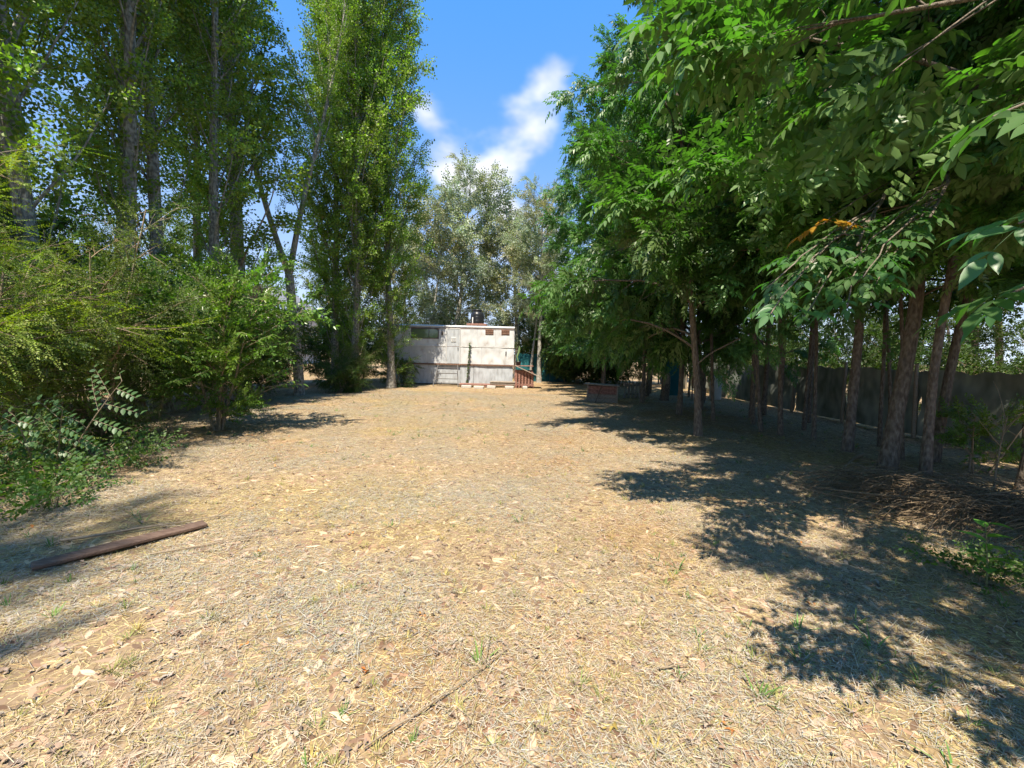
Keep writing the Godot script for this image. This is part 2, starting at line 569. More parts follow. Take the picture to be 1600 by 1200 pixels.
func make_sprays() -> void:
	var pop := [make_spray(1, 0.44, 22, 0.075, 0.07, DELTOID, 0.035, 1.1, false, 0.3, Color(0.225, 0.335, 0.075)), make_spray(11, 0.4, 20, 0.07, 0.066, DELTOID, 0.035, 1.1, false, 0.3, Color(0.26, 0.36, 0.075))]
	S.poplar = []
	for k in 3:
		S.poplar.append(bough_parts(31 + k, 2.4, -0.15, 0.09, 10, 0.5, 3, pop, 0.12, 0.12, 0.026, 0.8, 1.0))
	var ac := Color(0.118, 0.21, 0.068)
	var ashes := [make_ash_spray(2, ac, BLADE, 0.048), make_ash_spray(12, ac * 1.1, BLADE, 0.048)]
	var near := [make_ash_spray(2, ac, OVATE, 0.042), make_ash_spray(12, ac * 1.1, OVATE, 0.042)]
	S.ash_near = []
	for k in 3:
		S.ash_near.append(bough_parts(41 + k, 2.6, 0.55, 0.09, 11, 0.8, 4, near, 0.18, 0.06, 0.028, 0.9, 0.9))
	S.ash = []
	for k in 3:
		S.ash.append(bough_parts(41 + k, 2.6, 0.55, 0.09, 11, 0.8, 4, ashes, 0.18, 0.06, 0.028, 0.9, 1.0))
	var gc := Color(0.42, 0.45, 0.33)
	var grey := [make_spray(3, 0.5, 22, 0.08, 0.062, OVATE, 0.03, 1.0, false, 0.35, gc), make_spray(13, 0.45, 20, 0.08, 0.06, OVATE, 0.03, 1.0, false, 0.35, gc * 0.85)]
	S.grey = []
	for k in 2:
		S.grey.append(make_bough(51 + k, 2.6, 0.05, 0.15, 13, 0.8, 5, grey, 0.15, 0.16, 0.03, M.pale_bark, M.grey_leaf, 1.0, 1.2))
	var yc := Color(0.24, 0.335, 0.065)
	var arch := [make_spray(4, 0.6, 40, 0.036, 0.019, OVATE, 0.004, 1.0, true, 0.25, yc), make_spray(14, 0.5, 34, 0.034, 0.018, OVATE, 0.004, 1.0, true, 0.25, yc * 0.85)]
	S.arch = []
	for k in 2:
		S.arch.append(make_bough(61 + k, 1.5, 0.4, 0.08, 12, 0.4, 3, arch, 0.12, 0.05, 0.011, M.twig, M.shrub_leaf, 0.75))
	var fc := Color(0.135, 0.195, 0.06)
	var fine := [make_spray(5, 0.45, 32, 0.032, 0.02, OVATE, 0.004, 1.0, false, 0.3, fc)]
	S.fine = []
	for k in 2:
		S.fine.append(make_bough(71 + k, 1.4, 0.2, 0.1, 11, 0.4, 4, fine, 0.1, 0.08, 0.011, M.twig, M.shrub_leaf, 0.9))
	var pc := Color(0.16, 0.26, 0.065)
	S.privet = [make_bough(81, 1.3, 0.15, 0.1, 8, 0.35, 3, [make_spray(6, 0.4, 16, 0.105, 0.048, OVATE, 0.008, 0.95, false, 0.25, pc)], 0.15, 0.06, 0.011, M.twig, M.privet_leaf, 0.9)]
	var bush := [make_spray(7, 0.5, 24, 0.075, 0.044, OVATE, 0.01, 1.0, false, 0.35, Color(0.09, 0.15, 0.045))]
	S.bush = []
	for k in 2:
		S.bush.append(make_bough(91 + k, 1.8, 0.2, 0.12, 12, 0.55, 5, bush, 0.1, 0.14, 0.016, M.twig, M.shrub_leaf, 1.0))
	S.field = [make_bough(95, 2.6, 0.15, 0.12, 12, 0.8, 4, [make_spray(15, 0.6, 20, 0.12, 0.08, OVATE, 0.02, 1.0, false, 0.35, Color(0.13, 0.19, 0.05))], 0.15, 0.2, 0.025, M.ash_bark, M.shrub_leaf, 1.0)]
	S.weed = [make_bough(96, 0.5, 0.2, 0.12, 5, 0.16, 1, [make_spray(8, 0.24, 11, 0.055, 0.034, OVATE, 0.008, 1.0, false, 0.35, Color(0.10, 0.18, 0.055))], 0.1, 0.03, 0.004, M.twig, M.shrub_leaf, 1.0)]
	S.wisp = [make_bough(97, 1.2, 0.1, 0.1, 8, 0.4, 2, [make_spray(9, 0.4, 24, 0.085, 0.012, LANCE, 0.004, 0.6, false, 0.3, Color(0.16, 0.19, 0.13))], 0.1, 0.06, 0.01, M.pale_bark, M.grey_leaf, 0.7)]

# ---------------------------------------------------------------- trees and shrubs
func tint(base: Color, r: RandomNumberGenerator, spread := 0.25) -> Color:
	var f := r.randf_range(1.0 - spread, 1.0 + spread)
	var y := r.randf_range(-0.12, 0.12)
	return Color(base.r * f * (1.0 + y), base.g * f, base.b * f * (1.0 - y))

func leaf_out(t: Node3D, boughs: Array, xf: Array, s: int, called := "crown") -> void:
	var r := rng(s + 5000)
	var many := mini(2, boughs.size())
	for b in many:
		var some := []
		var cols := []
		for k in xf.size():
			if k % many == b:
				some.append(xf[k])
				cols.append(tint(Color.WHITE, r, 0.18))
		scatter(t, called, boughs[(b + s) % boughs.size()], null, some, cols)

# columnar poplar: straight trunk, many steep limbs
func poplar(label: String, at: Vector3, s: int, h: float, r0: float, clear: float, rad: float, group: String, dens := 1.0, fork := false, lean := Vector3.ZERO) -> Node3D:
	var r := rng(s)
	var t := thing("poplar_tree", label, "tree", at, 0.0, group)
	var mb := MB.new()
	var xf := []
	var stems := []
	if fork:
		var low := walk(Vector3(0, -0.15, 0), Vector3(-0.05, 1, 0), 4.2, 6, lean, 0.03, r)
		mb.tube(low, taper(6, r0, r0 * 0.78), 10, Color.WHITE, 0.07, s)
		stems.append(walk(low[6], Vector3(-0.32, 1, 0.1), h - 4.2, 12, Vector3(0.25, 0.4, 0), 0.025, r))
		stems.append(walk(low[6], Vector3(0.12, 1, -0.1), h - 4.8, 12, Vector3(0.0, 0.3, 0), 0.03, r))
	else:
		stems.append(walk(Vector3(0, -0.15, 0), Vector3(lean.x * 0.3, 1, lean.z * 0.3), h, 16, lean + Vector3(0, 0.3, 0), 0.025, r))
	for st in stems:
		var q: PackedVector3Array = st
		var last := q.size() - 1
		var big := r0 * (0.6 if fork else 1.0)
		var rr := taper(last, big, 0.02, 0.85)
		if not fork:
			rr[0] = big * 1.4
		mb.tube(q, rr, 10, Color.WHITE, 0.06, s)
		var limbs := int(54 * dens) if not fork else int(30 * dens)
		for k in limbs:
			var u := lerpf(clear, 0.95, pow((k + r.randf()) / limbs, 0.85))
			var az := k * 2.399 + r.randf_range(-0.5, 0.5)
			var out := Vector3(cos(az), 0, sin(az))
			var bulge := sin(PI * clampf(pow(u, 0.8), 0.12, 0.97))
			var length := h * r.randf_range(0.1, 0.17) * (0.45 + 0.75 * bulge)
			if u < 0.35 and dens < 1.1 and r.randf() < 0.25:
				continue
			xf.append(frame(out * (rad * 0.55) + Vector3(0, r.randf_range(0.9, 1.7), 0) + ball(r) * 0.1, -out + ball(r) * 0.2, clampf(length / 2.4, 0.55, 1.3), along(q, u)))
	part(t, "trunk", mb.mesh(), M.poplar_bark)
	var wood := MB.new()
	var green := MB.new()
	for k in xf.size():
		var two: Array = S.poplar[r.randi() % 3]
		var f := r.randf_range(0.8, 1.2)
		wood.append(two[0], xf[k], Color.WHITE)
		green.append(two[1], xf[k], Color(f * r.randf_range(0.9, 1.1), f, f))
	part(t, "crown", two_surfaces(wood, M.poplar_bark, green, M.poplar_leaf), null).set_meta("kind", "stuff")
	return t

# another poplar of the same growth as one already built
func poplar_like(model: Node3D, label: String, at: Vector3, turn: float, size: Vector3, group: String) -> void:
	var t := thing("poplar_tree", label, "tree", at, turn, group)
	t.scale = size
	for o in model.get_children():
		var p := part(t, String(o.name), (o as MeshInstance3D).mesh, (o as MeshInstance3D).material_override)
		if o.has_meta("kind"):
			p.set_meta("kind", o.get_meta("kind"))

# any other tree or shrub. o: h, stems, fan, r0, clear, limbs, reach, up0, up1, round, boughs, unit, bark, toward, lean, group
func plant(called: String, label: String, category: String, at: Vector3, s: int, o: Dictionary) -> Node3D:
	var r := rng(s)
	var t := thing(called, label, category, at, 0.0, o.get("group", ""))
	var xf := []
	var h: float = o.h
	var toward: Vector3 = o.get("toward", Vector3.ZERO)
	var lean: Vector3 = o.get("lean", Vector3.ZERO)
	var stems: int = o.get("stems", 1)
	var clear: float = o.clear
	var unit: float = o.unit
	for st in stems:
		var a0 := st * 2.399 + r.randf() * 0.6
		var fan: Vector3 = Vector3(cos(a0), 0, sin(a0)) * o.get("fan", 0.0) * r.randf_range(0.4, 1.0)
		var tall := h * (1.0 if st == 0 else r.randf_range(0.6, 1.0))
		var q := walk(Vector3(0, -0.15, 0) + fan * 0.25, Vector3(lean.x, 1, lean.z) + fan, tall, 12, lean * 0.3 + Vector3(0, 0.3, 0), 0.045, r)
		var rr := taper(12, o.r0, minf(0.02, o.r0 * 0.3), 0.9)
		rr[0] *= 1.35
		var mb := MB.new()
		mb.tube(q, rr, 10 if o.r0 > 0.05 else 6, Color.WHITE, 0.08, s + st)
		part(t, "trunk" if category == "tree" else "stem", mb.mesh(), o.bark)
		var limbs: int = o.limbs
		for k in limbs:
			var u := lerpf(clear, 0.98, (k + r.randf()) / limbs)
			var az := k * 2.399 + r.randf_range(-0.6, 0.6)
			var out := Vector3(cos(az), 0, sin(az))
			var w := (u - clear) / (1.0 - clear)
			var shape := lerpf(1.0, 0.5, pow(u, 1.6)) if not o.get("round", false) else 0.5 + 0.6 * sin(PI * clampf(w, 0.08, 0.94))
			var length: float = o.reach * shape * r.randf_range(0.7, 1.1) * (1.0 + 0.4 * out.dot(toward))
			var up: float = lerpf(o.up0, o.up1, u) * r.randf_range(0.7, 1.3)
			xf.append(frame(out + Vector3(0, up, 0) + toward * 0.15, Vector3.UP + ball(r) * 0.25, clampf(length / unit, 0.45, 1.45), along(q, u)))
	leaf_out(t, o.boughs, xf, s, "crown" if category == "tree" else "foliage")
	return t

# four growths of ash: two leafy nearly to the ground, two with a bare lower trunk; each reaches to -x
func ash_growth(n: int) -> Array:
	var key := "ash_growth_%d" % n
	if S.has(key):
		return S[key]
	var r := rng(900 + n)
	var clear := 0.14 if n < 2 else (0.23 if n < 4 else 0.3)
	var limbs := 28 if n < 4 else 12
	var q := walk(Vector3(0, -0.15, 0), Vector3.UP, 10.5, 14, Vector3(0, 0.25, 0), 0.05, r)
	var wood := MB.new()
	var green := MB.new()
	for k in limbs:
		var u := lerpf(clear, 0.98, (k + r.randf()) / limbs)
		var az := k * 2.399 + r.randf_range(-0.6, 0.6)
		var out := Vector3(cos(az), 0, sin(az))
		var length := 3.0 * lerpf(1.0, 0.5, pow(u, 1.6)) * r.randf_range(0.7, 1.1) * (1.0 - 0.35 * out.x)
		var up := lerpf(0.4, 1.5, u) * r.randf_range(0.7, 1.3)
		var tr := frame(out + Vector3(-0.15, up, 0), Vector3.UP + ball(r) * 0.25, clampf(length / 2.6, 0.5, 1.45), along(q, u))
		var two: Array = (S.ash if n < 2 else S.ash_near)[r.randi() % 3]
		var f := r.randf_range(0.82, 1.18)
		wood.append(two[0], tr, Color.WHITE)
		green.append(two[1], tr, Color(f * r.randf_range(0.9, 1.1), f, f))
	S[key] = [q, two_surfaces(wood, M.ash_bark, green, M.ash_leaf)]
	return S[key]

func ash(label: String, at: Vector3, s: int, h: float, r0: float, clear: float, reach: float, lean: Vector3, group: String) -> Node3D:
	var g := ash_growth(4 if clear > 0.5 else (0 if clear < 0.25 else 2) + s % 2)
	var t := thing("ash_tree", label, "tree", at, 0.0, group)
	var size := Vector3(reach / 2.9, h / 10.5, reach / 2.9)
	var up := Vector3(lean.x, 1, lean.z).normalized()
	var tr := Transform3D(frame(up, Vector3(sin(s * 1.7) * 0.4, 0, 1), 1.0, Vector3.ZERO).basis * Basis.from_scale(size), Vector3.ZERO)
	var rr := taper(14, r0 * 0.6 / size.x, 0.02, 0.9)
	rr[0] *= 1.4
	var mb := MB.new()
	mb.tube(g[0], rr, 10, Color.WHITE, 0.08, s)
	part(t, "trunk", mb.mesh(), M.ash_bark, tr)
	part(t, "crown", g[1], null, tr).set_meta("kind", "stuff")
	return t

func round_tree(called: String, label: String, at: Vector3, s: int, h: float, r0: float, clear: float, reach: float, boughs: Array, bark: Material, group: String, limbs := 26, lean := Vector3.ZERO) -> Node3D:
	return plant(called, label, "tree", at, s, {"h": h, "r0": r0, "clear": clear, "limbs": limbs, "reach": reach, "up0": 0.5, "up1": 1.4, "round": true, "boughs": boughs, "unit": 2.6, "bark": bark, "lean": lean, "group": group})

func shrub(called: String, label: String, at: Vector3, s: int, h: float, stems: int, fan: float, limbs: int, reach: float, unit: float, boughs: Array, up0: float, up1: float, group := "", toward := Vector3.ZERO, clear := 0.1) -> Node3D:
	return plant(called, label, "shrub", at, s, {"h": h, "stems": stems, "fan": fan, "r0": 0.012 + 0.005 * h, "clear": clear, "limbs": limbs, "reach": reach, "up0": up0, "up1": up1, "round": true, "boughs": boughs, "unit": unit, "bark": M.twig, "toward": toward, "group": group})

# ---------------------------------------------------------------- ground
func spaced(lo: float, hi: float, fine_lo: float, fine_hi: float, step: float) -> PackedFloat32Array:
	var out := PackedFloat32Array()
	var x := fine_lo
	var d := step
	var left := []
	while x > lo:
		d *= 1.35
		x -= d
		left.append(x)
	left.reverse()
	out.append_array(left)
	x = fine_lo
	while x < fine_hi:
		out.append(x)
		x += step
	d = step
	while x < hi:
		out.append(x)
		d *= 1.35
		x += d
	return out

func build_ground() -> void:
	var xs := spaced(-500, 500, -11, 11, 0.16)
	var zs := spaced(-600, 200, -25, 1.5, 0.16)
	var patches := FastNoiseLite.new()
	patches.seed = 91
	patches.frequency = 0.35
	patches.fractal_octaves = 4
	var mb := MB.new()
	for z in zs:
		for x in xs:
			var near: bool = absf(x) < 40 and absf(z) < 60
			mb.v.append(Vector3(x, gh(x, z) if near else 0.0, z))
			var nn := Vector3(gh(x - 0.1, z) - gh(x + 0.1, z), 0.2, gh(x, z - 0.1) - gh(x, z + 0.1)).normalized() if near else Vector3.UP
			mb.n.append(nn)
			# patches of bare soil, straw and green regrowth
			var a := patches.get_noise_2d(x, z)
			var g := patches.get_noise_2d(x * 0.6 + 200.0, z * 0.6)
			var col := Color(1.15, 1.14, 1.09) * (1.0 + 0.22 * a)
			if g > 0.12:
				col = col.lerp(Color(0.95, 1.02, 0.72), minf(0.6, (g - 0.12) * 3.0))
			if g < -0.18:
				col = col.lerp(Color(0.92, 0.84, 0.77), minf(0.8, (-0.18 - g) * 4.0))
			mb.c.append(col)
	var w := xs.size()
	for k in zs.size() - 1:
		for j in w - 1:
			var p := k * w + j
			mb.i.append_array([p, p + 1, p + w, p + 1, p + w + 1, p + w])
	var o := part(self, "ground", mb.mesh(), M.ground)
	o.set_meta("kind", "structure")

# a square metre of cut straw
func straw_tile(s: int, blades: int, side: float, lmin: float, lmax: float, w: float) -> ArrayMesh:
	var r := rng(s)
	var mb := MB.new()
	for k in blades:
		var a2 := r.randf() * TAU
		var d := Vector3(cos(a2), r.randf_range(-0.05, 0.1) if r.randf() < 0.85 else r.randf_range(0.1, 0.7), sin(a2)).normalized()
		var f := r.randf_range(0.7, 1.15)
		var g := r.randf()
		var col := Color(0.475, 0.42, 0.33) if g < 0.62 else (Color(0.37, 0.3, 0.23) if g < 0.86 else Color(0.40, 0.38, 0.17))
		mb.leaf(Vector3(r.randf_range(-side, side) * 0.5, 0.002 + r.randf() * 0.014, r.randf_range(-side, side) * 0.5), d, Vector3.UP + ball(r) * 0.35, r.randf_range(lmin, lmax), w * r.randf_range(0.5, 1.3), [[0.0, 1.0], [1.0, 0.3]], Color(col.r * f, col.g * f, col.b * f * r.randf_range(0.9, 1.1)), r.randf_range(-0.1, 0.3), 0.2)
	return mb.mesh()

func tuft(s: int, blades: int, h: float, w: float) -> ArrayMesh:
	var r := rng(s)
	var mb := MB.new()
	for k in blades:
		var az := r.randf() * TAU
		var out := Vector3(cos(az), 0, sin(az))
		var d := (Vector3.UP + out * r.randf_range(0.1, 1.1)).normalized()
		var f := r.randf_range(0.75, 1.2)
		mb.leaf(out * r.randf() * 0.025 - Vector3(0, 0.01, 0), d, (out + Vector3.UP * 0.3).normalized() * -1.0, h * r.randf_range(0.4, 1.1), w * 0.5, [[0.0, 0.8], [0.4, 1.0], [0.8, 0.6], [1.0, 0.05]], Color(f, f, f * 0.9), r.randf_range(0.0, 0.7), 0.2)
	return mb.mesh()

func curled_leaf(s: int) -> ArrayMesh:
	var r := rng(s)
	var mb := MB.new()
	for k in 3:
		var az := r.randf() * TAU
		var d := Vector3(cos(az), 0.12, sin(az)).normalized()
		mb.leaf(Vector3(r.randf_range(-0.05, 0.05), 0.008, r.randf_range(-0.05, 0.05)), d, Vector3.UP + ball(r) * 0.5, r.randf_range(0.03, 0.062), r.randf_range(0.007, 0.014), OVATE, Color.WHITE * r.randf_range(0.75, 1.15), r.randf_range(-0.5, 0.6), r.randf_range(0.3, 1.0))
	return mb.mesh()

# a random spot on the ground, thicker near where the camera stands: [x, depth]
func spot(r: RandomNumberGenerator, far: float) -> Array:
	var d := 0.7 + (far - 0.7) * pow(r.randf(), 1.7)
	var half := minf(9.0, 1.5 + d * 1.25)
	return [r.randf_range(-half, half), d]

func build_litter() -> void:
	var r := rng(55)
	var cover := FastNoiseLite.new()
	cover.seed = 17
	cover.frequency = 0.8
	for k in 3:
		var xf := []
		var cols := []
		var tile: ArrayMesh = [straw_tile(61, 1900, 0.9, 0.012, 0.05, 0.0016), straw_tile(62, 1500, 0.9, 0.015, 0.075, 0.0016), straw_tile(63, 700, 0.9, 0.03, 0.14, 0.0014)][k]
		var d := 0.6
		while d < 17.0:
			var x := -1.0 - 1.3 * d
			while x < 1.0 + 1.3 * d and x < 7.0:
				var px := x + r.randf_range(-0.2, 0.2)
				var pd := d + r.randf_range(-0.2, 0.2)
				var keep := 1.0 if px > -5.0 and px < 3.6 else 0.55
				if px > -8.0 and r.randf() < keep and r.randf() < [1.0, 0.8, 0.5][k] and cover.get_noise_2d(px, pd) > [-0.3, -0.12, -0.05][k]:
					var slope := Vector3(gh(px - 0.3, -pd) - gh(px + 0.3, -pd), 0.6, gh(px, -pd - 0.3) - gh(px, -pd + 0.3)).normalized()
					var turn := r.randf() * TAU
					var ax := Vector3(cos(turn), 0, sin(turn))
					ax = (ax - slope * ax.dot(slope)).normalized()
					xf.append(Transform3D(Basis(ax, slope, ax.cross(slope)), on_ground(px, pd)))
					cols.append(tint(Color.WHITE, r, 0.12))
				x += 0.72
			d += 0.72
		var o := scatter(self, ["dry_grass", "cut_grass", "straw"][k], tile, M.litter, xf, cols)
		tag(o, ["short dry grass clippings lying matted all over the clearing", "dry broken grass stubble covering the open clearing", "longer pale straw stalks strewn across the clearing"][k], "dry grass")
	# stubble tufts
	var xf2 := []
	var cols2 := []
	for q in 1000:
		var p := spot(r, 20.0)
		xf2.append(Transform3D(Basis(Vector3.UP, r.randf() * TAU).scaled(Vector3.ONE * r.randf_range(0.4, 0.9)), on_ground(p[0], p[1])))
		cols2.append(tint(Color(0.42, 0.36, 0.12) if r.randf() < 0.6 else Color(0.27, 0.31, 0.085), r, 0.25))
	tag(scatter(self, "grass_stubble", tuft(64, 22, 0.085, 0.0045), M.straw, xf2, cols2), "small yellowish mown grass tufts dotted over the straw", "grass")
	var xf3 := []
	var cols3 := []
	for q in 700:
		var p := spot(r, 16.0)
		var g := cover.get_noise_2d(p[0] * 0.5 + 90.0, p[1] * 0.5)
		if g < 0.05:
			continue
		xf3.append(Transform3D(Basis(Vector3.UP, r.randf() * TAU).scaled(Vector3.ONE * r.randf_range(0.5, 1.3)), on_ground(p[0], p[1])))
		cols3.append(tint(Color(0.14, 0.25, 0.055), r, 0.25))
	tag(scatter(self, "green_grass", tuft(65, 9, 0.11, 0.007), M.straw, xf3, cols3), "sparse fresh green grass blades sprouting through the straw", "grass")
	# dry leaves, thicker under the trees
	var xf4 := []
	var cols4 := []
	for q in 12000:
		var p := spot(r, 18.0)
		if absf(p[0] + 1.2) < 3.4 and r.randf() < 0.6:
			continue
		var turn := Basis(Vector3.UP, r.randf() * TAU) * Basis(Vector3.RIGHT, r.randf_range(-0.5, 0.5))
		xf4.append(Transform3D(turn.scaled(Vector3.ONE * r.randf_range(0.35, 0.75)), on_ground(p[0], p[1], 0.004)))
		var u := r.randf()
		cols4.append(tint(Color(0.33, 0.26, 0.20) if u < 0.6 else (Color(0.28, 0.2, 0.15) if u < 0.95 else (Color(0.5, 0.2, 0.06) if u < 0.97 else Color(0.52, 0.36, 0.1))), r, 0.3))
	tag(scatter(self, "leaf_litter", curled_leaf(66), M.litter, xf4, cols4), "curled brown fallen leaves scattered over clearing and shade", "fallen leaves")

func fallen_stick(label: String, a: Vector3, b: Vector3, r0: float, s: int, branches := 2) -> void:
	var r := rng(s)
	var t := thing("fallen_branch", label, "branch", a)
	var pts := PackedVector3Array()
	var side := (b - a).cross(Vector3.UP).normalized()
	for k in 9:
		var u := k / 8.0
		pts.append((b - a) * u + side * sin(u * 5.0 + s) * 0.03 * a.distance_to(b) * 0.5 + Vector3(0, r0 + 0.01 + r.randf() * 0.012, 0))
	var mb := MB.new()
	mb.tube(pts, taper(8, r0, r0 * 0.35), 6, Color.WHITE, 0.15, s)
	part(t, "stem", mb.mesh(), M.twig)
	for k in branches:
		var m2 := MB.new()
		var u := r.randf_range(0.3, 0.9)
		var q := walk(along(pts, u), heading(pts, u) + side * (1.0 if k % 2 else -1.0) + Vector3(0, 0.12, 0), a.distance_to(b) * 0.25, 4, Vector3(0, -0.1, 0), 0.1, r)
		m2.tube(q, taper(4, r0 * 0.5, r0 * 0.2), 5, Color.WHITE)
		part(t, "twig", m2.mesh(), M.twig)

# ---------------------------------------------------------------- the trailer and what stands round it
func boxed(parent: Node, called: String, mat: Material, at: Vector3, s: Vector3, bev := 0.006, turn := Basis.IDENTITY) -> MeshInstance3D:
	var mb := MB.new()
	mb.box(Transform3D(turn, Vector3.ZERO), s, Color.WHITE, bev)
	return part(parent, called, mb.mesh(), mat, Transform3D(Basis.IDENTITY, at))

func wavy(parent: Node, called: String, mat: Material, x0: float, x1: float, y0: float, y1: float, z: float, amp: float, s: int, col := Color.WHITE) -> MeshInstance3D:
	var mb := MB.new()
	mb.sheet(x1 - x0, y1 - y0, maxi(4, int((x1 - x0) * 12)), maxi(4, int((y1 - y0) * 12)), amp, 0.9, 0.012, s, col)
	return part(parent, called, mb.mesh(), mat, Transform3D(Basis.IDENTITY, Vector3(x0, y0, z)))

func build_trailer() -> void:
	var t := thing("caravan_trailer", "weathered white metal caravan trailer with rusty trim and skirted base", "trailer", Vector3(0, 0, -20.45))
	var x0 := -5.9
	var x1 := 0.06
	# body: box with rounded roof edges, swept along x
	var mb := MB.new()
	var prof := [Vector2(0, 1.0), Vector2(0, 2.72), Vector2(-0.03, 2.83), Vector2(-0.1, 2.9), Vector2(-0.25, 2.94), Vector2(-1.15, 3.0), Vector2(-2.05, 2.94), Vector2(-2.2, 2.9), Vector2(-2.27, 2.83), Vector2(-2.3, 2.72), Vector2(-2.3, 1.0)]
	for k in prof.size():
		var p: Vector2 = prof[k]
		var q: Vector2 = prof[(k + 1) % prof.size()]
		var nn := Vector3(0, -(q.x - p.x), q.y - p.y)
		mb.face([Vector3(x0, p.y, p.x), Vector3(x1, p.y, p.x), Vector3(x1, q.y, q.x), Vector3(x0, q.y, q.x)], nn, Color.WHITE)
	for x in [x0, x1]:
		var ring := []
		for p in prof:
			ring.append(Vector3(x, p.y, p.x))
		mb.face(ring, Vector3(signf(x + 3.0), 0, 0), Color.WHITE)
	part(t, "body", mb.mesh(), M.trailer)
	# sheet panels, each with its seam
	var seed_ := 200
	for a in [[-5.87, -5.45, 1.93, 2.74], [-5.43, -5.0, 1.93, 2.74], [-3.62, -3.28, 1.93, 2.74], [-2.56, -1.76, 1.93, 2.74], [-1.74, -0.86, 1.93, 2.74], [-0.84, 0.03, 1.93, 2.74], [-2.56, -1.53, 1.06, 1.87], [-1.51, 0.03, 1.06, 1.87]]:
		seed_ += 1
		wavy(t, "panel", M.trailer, a[0], a[1], a[2], a[3], 0.014, 0.022, seed_)
	# ribbed siding low on the window end
	for a in [[-5.87, -5.02], [-5.0, -4.22], [-4.2, -3.28]]:
		var rb := MB.new()
		for k in 13:
			rb.box(Transform3D(Basis.IDENTITY, Vector3((a[0] + a[1]) * 0.5, 1.09 + k * 0.062, 0.012)), Vector3(a[1] - a[0], 0.056, 0.016), Color(0.93, 0.94, 0.95), 0.012)
		part(t, "siding_panel", rb.mesh(), M.trailer)
	boxed(t, "belt_moulding", M.white, Vector3((x0 + -3.26) * 0.5, 1.9, 0.02), Vector3(-3.26 - x0, 0.035, 0.04))
	boxed(t, "belt_moulding", M.white, Vector3((-2.58 + x1) * 0.5, 1.9, 0.02), Vector3(x1 + 2.58, 0.035, 0.04))
	boxed(t, "roof_trim", M.rust, Vector3((x0 + x1) * 0.5, 2.775, 0.018), Vector3(x1 - x0, 0.022, 0.03))
	boxed(t, "roof_trim", M.white, Vector3((x0 + x1) * 0.5, 2.86, 0.0), Vector3(x1 - x0 + 0.02, 0.05, 0.06), 0.02)
	boxed(t, "lower_rail", M.rust, Vector3((x0 + x1) * 0.5, 1.02, 0.03), Vector3(x1 - x0 + 0.05, 0.06, 0.08))
	# window end
	var wf := boxed(t, "window", M.steel, Vector3(-4.31, 2.5, 0.008), Vector3(1.36, 0.5, 0.03), 0.02)
	var gm := MB.new()
	var ring := []
	for k in 33:
		var a := TAU * k / 32.0
		ring.append(Vector3(signf(cos(a)) * (0.5 + 0.14 * absf(cos(a)) if absf(cos(a)) > 0.001 else 0.5), signf(sin(a)) * (0.09 + 0.12 * absf(sin(a))), 0.02))
	ring.pop_back()
	gm.face(ring, Vector3.BACK, Color.WHITE)
	part(wf, "pane", gm.mesh(), M.glass)
	boxed(wf, "mullion", M.steel, Vector3(0.2, 0, 0.026), Vector3(0.025, 0.42, 0.016))
	# door
	var door := boxed(t, "door", M.skirt, Vector3(-2.92, 1.9, 0.024), Vector3(0.64, 1.68, 0.04), 0.015)
	for a in [[-0.335, 0.0, 0.03, 1.74], [0.335, 0.0, 0.03, 1.74]]:
		boxed(door, "frame", M.white, Vector3(a[0], a[1], 0.0), Vector3(a[2], a[3], 0.06))
	boxed(door, "frame", M.white, Vector3(0, 0.86, 0.0), Vector3(0.64, 0.03, 0.06))
	boxed(door, "seam", M.rust, Vector3(0, 0.0, 0.022), Vector3(0.62, 0.012, 0.006))
	var pane := boxed(door, "vent_window", M.white, Vector3(0.02, 0.33, 0.026), Vector3(0.24, 0.24, 0.022))
	for k in 4:
		boxed(pane, "slat", M.skirt, Vector3(0, -0.08 + k * 0.052, 0.014), Vector3(0.2, 0.022, 0.014))
	boxed(door, "handle", M.steel, Vector3(0.24, -0.1, 0.04), Vector3(0.035, 0.12, 0.04))
	for x in [-1.16, -0.38]:
		var v := boxed(t, "vent", M.rust, Vector3(x, 2.64, 0.03), Vector3(0.4, 0.25, 0.035), 0.008)
		for k in 3:
			boxed(v, "louvre", M.rust, Vector3(0, -0.075 + k * 0.075, 0.022), Vector3(0.36, 0.02, 0.02), 0.004, Basis(Vector3.RIGHT, 0.5))
	boxed(t, "lamp", M.steel, Vector3(-3.46, 2.53, 0.05), Vector3(0.08, 0.2, 0.07), 0.03)
	boxed(t, "lamp", M.steel, Vector3(-0.33, 1.62, 0.04), Vector3(0.06, 0.19, 0.05), 0.02)
	# skirt panels down to the ground
	seed_ = 300
	for a in [[-5.87, -4.8], [-4.78, -3.72], [-2.56, -1.9], [-1.88, 0.02]]:
		seed_ += 1
		wavy(t, "skirt_panel", M.skirt, a[0], a[1], 0.06, 0.985, 0.0, 0.03, seed_)
	wavy(t, "skirt_panel", M.skirt, -3.7, -2.58, 0.06, 0.985, -0.06, 0.02, 330)
	var sb := MB.new()
	sb.box(Transform3D(Basis.IDENTITY, Vector3((x0 + x1) * 0.5, 0.52, -1.2)), Vector3(x1 - x0 - 0.1, 0.9, 2.0), Color(0.4, 0.4, 0.4))
	part(t, "chassis", sb.mesh(), M.steel)
	# vine up the wall
	var r := rng(88)
	var vine := thing("climbing_vine", "thin green vine climbing the trailer wall beside its door", "vine", Vector3(-2.27, 0, -20.39))
	var vm := MB.new()
	var vp := walk(Vector3(0.06, -0.03, 0.02), Vector3(0, 1, 0), 2.2, 14, Vector3(-0.03, 0.1, 0.0), 0.06, r)
	for k in vp.size():
		vp[k].z = 0.03 + 0.02 * sin(k * 1.7)
	vm.tube(vp, taper(14, 0.012, 0.004), 5, Color.WHITE)
	part(vine, "stem", vm.mesh(), M.twig)
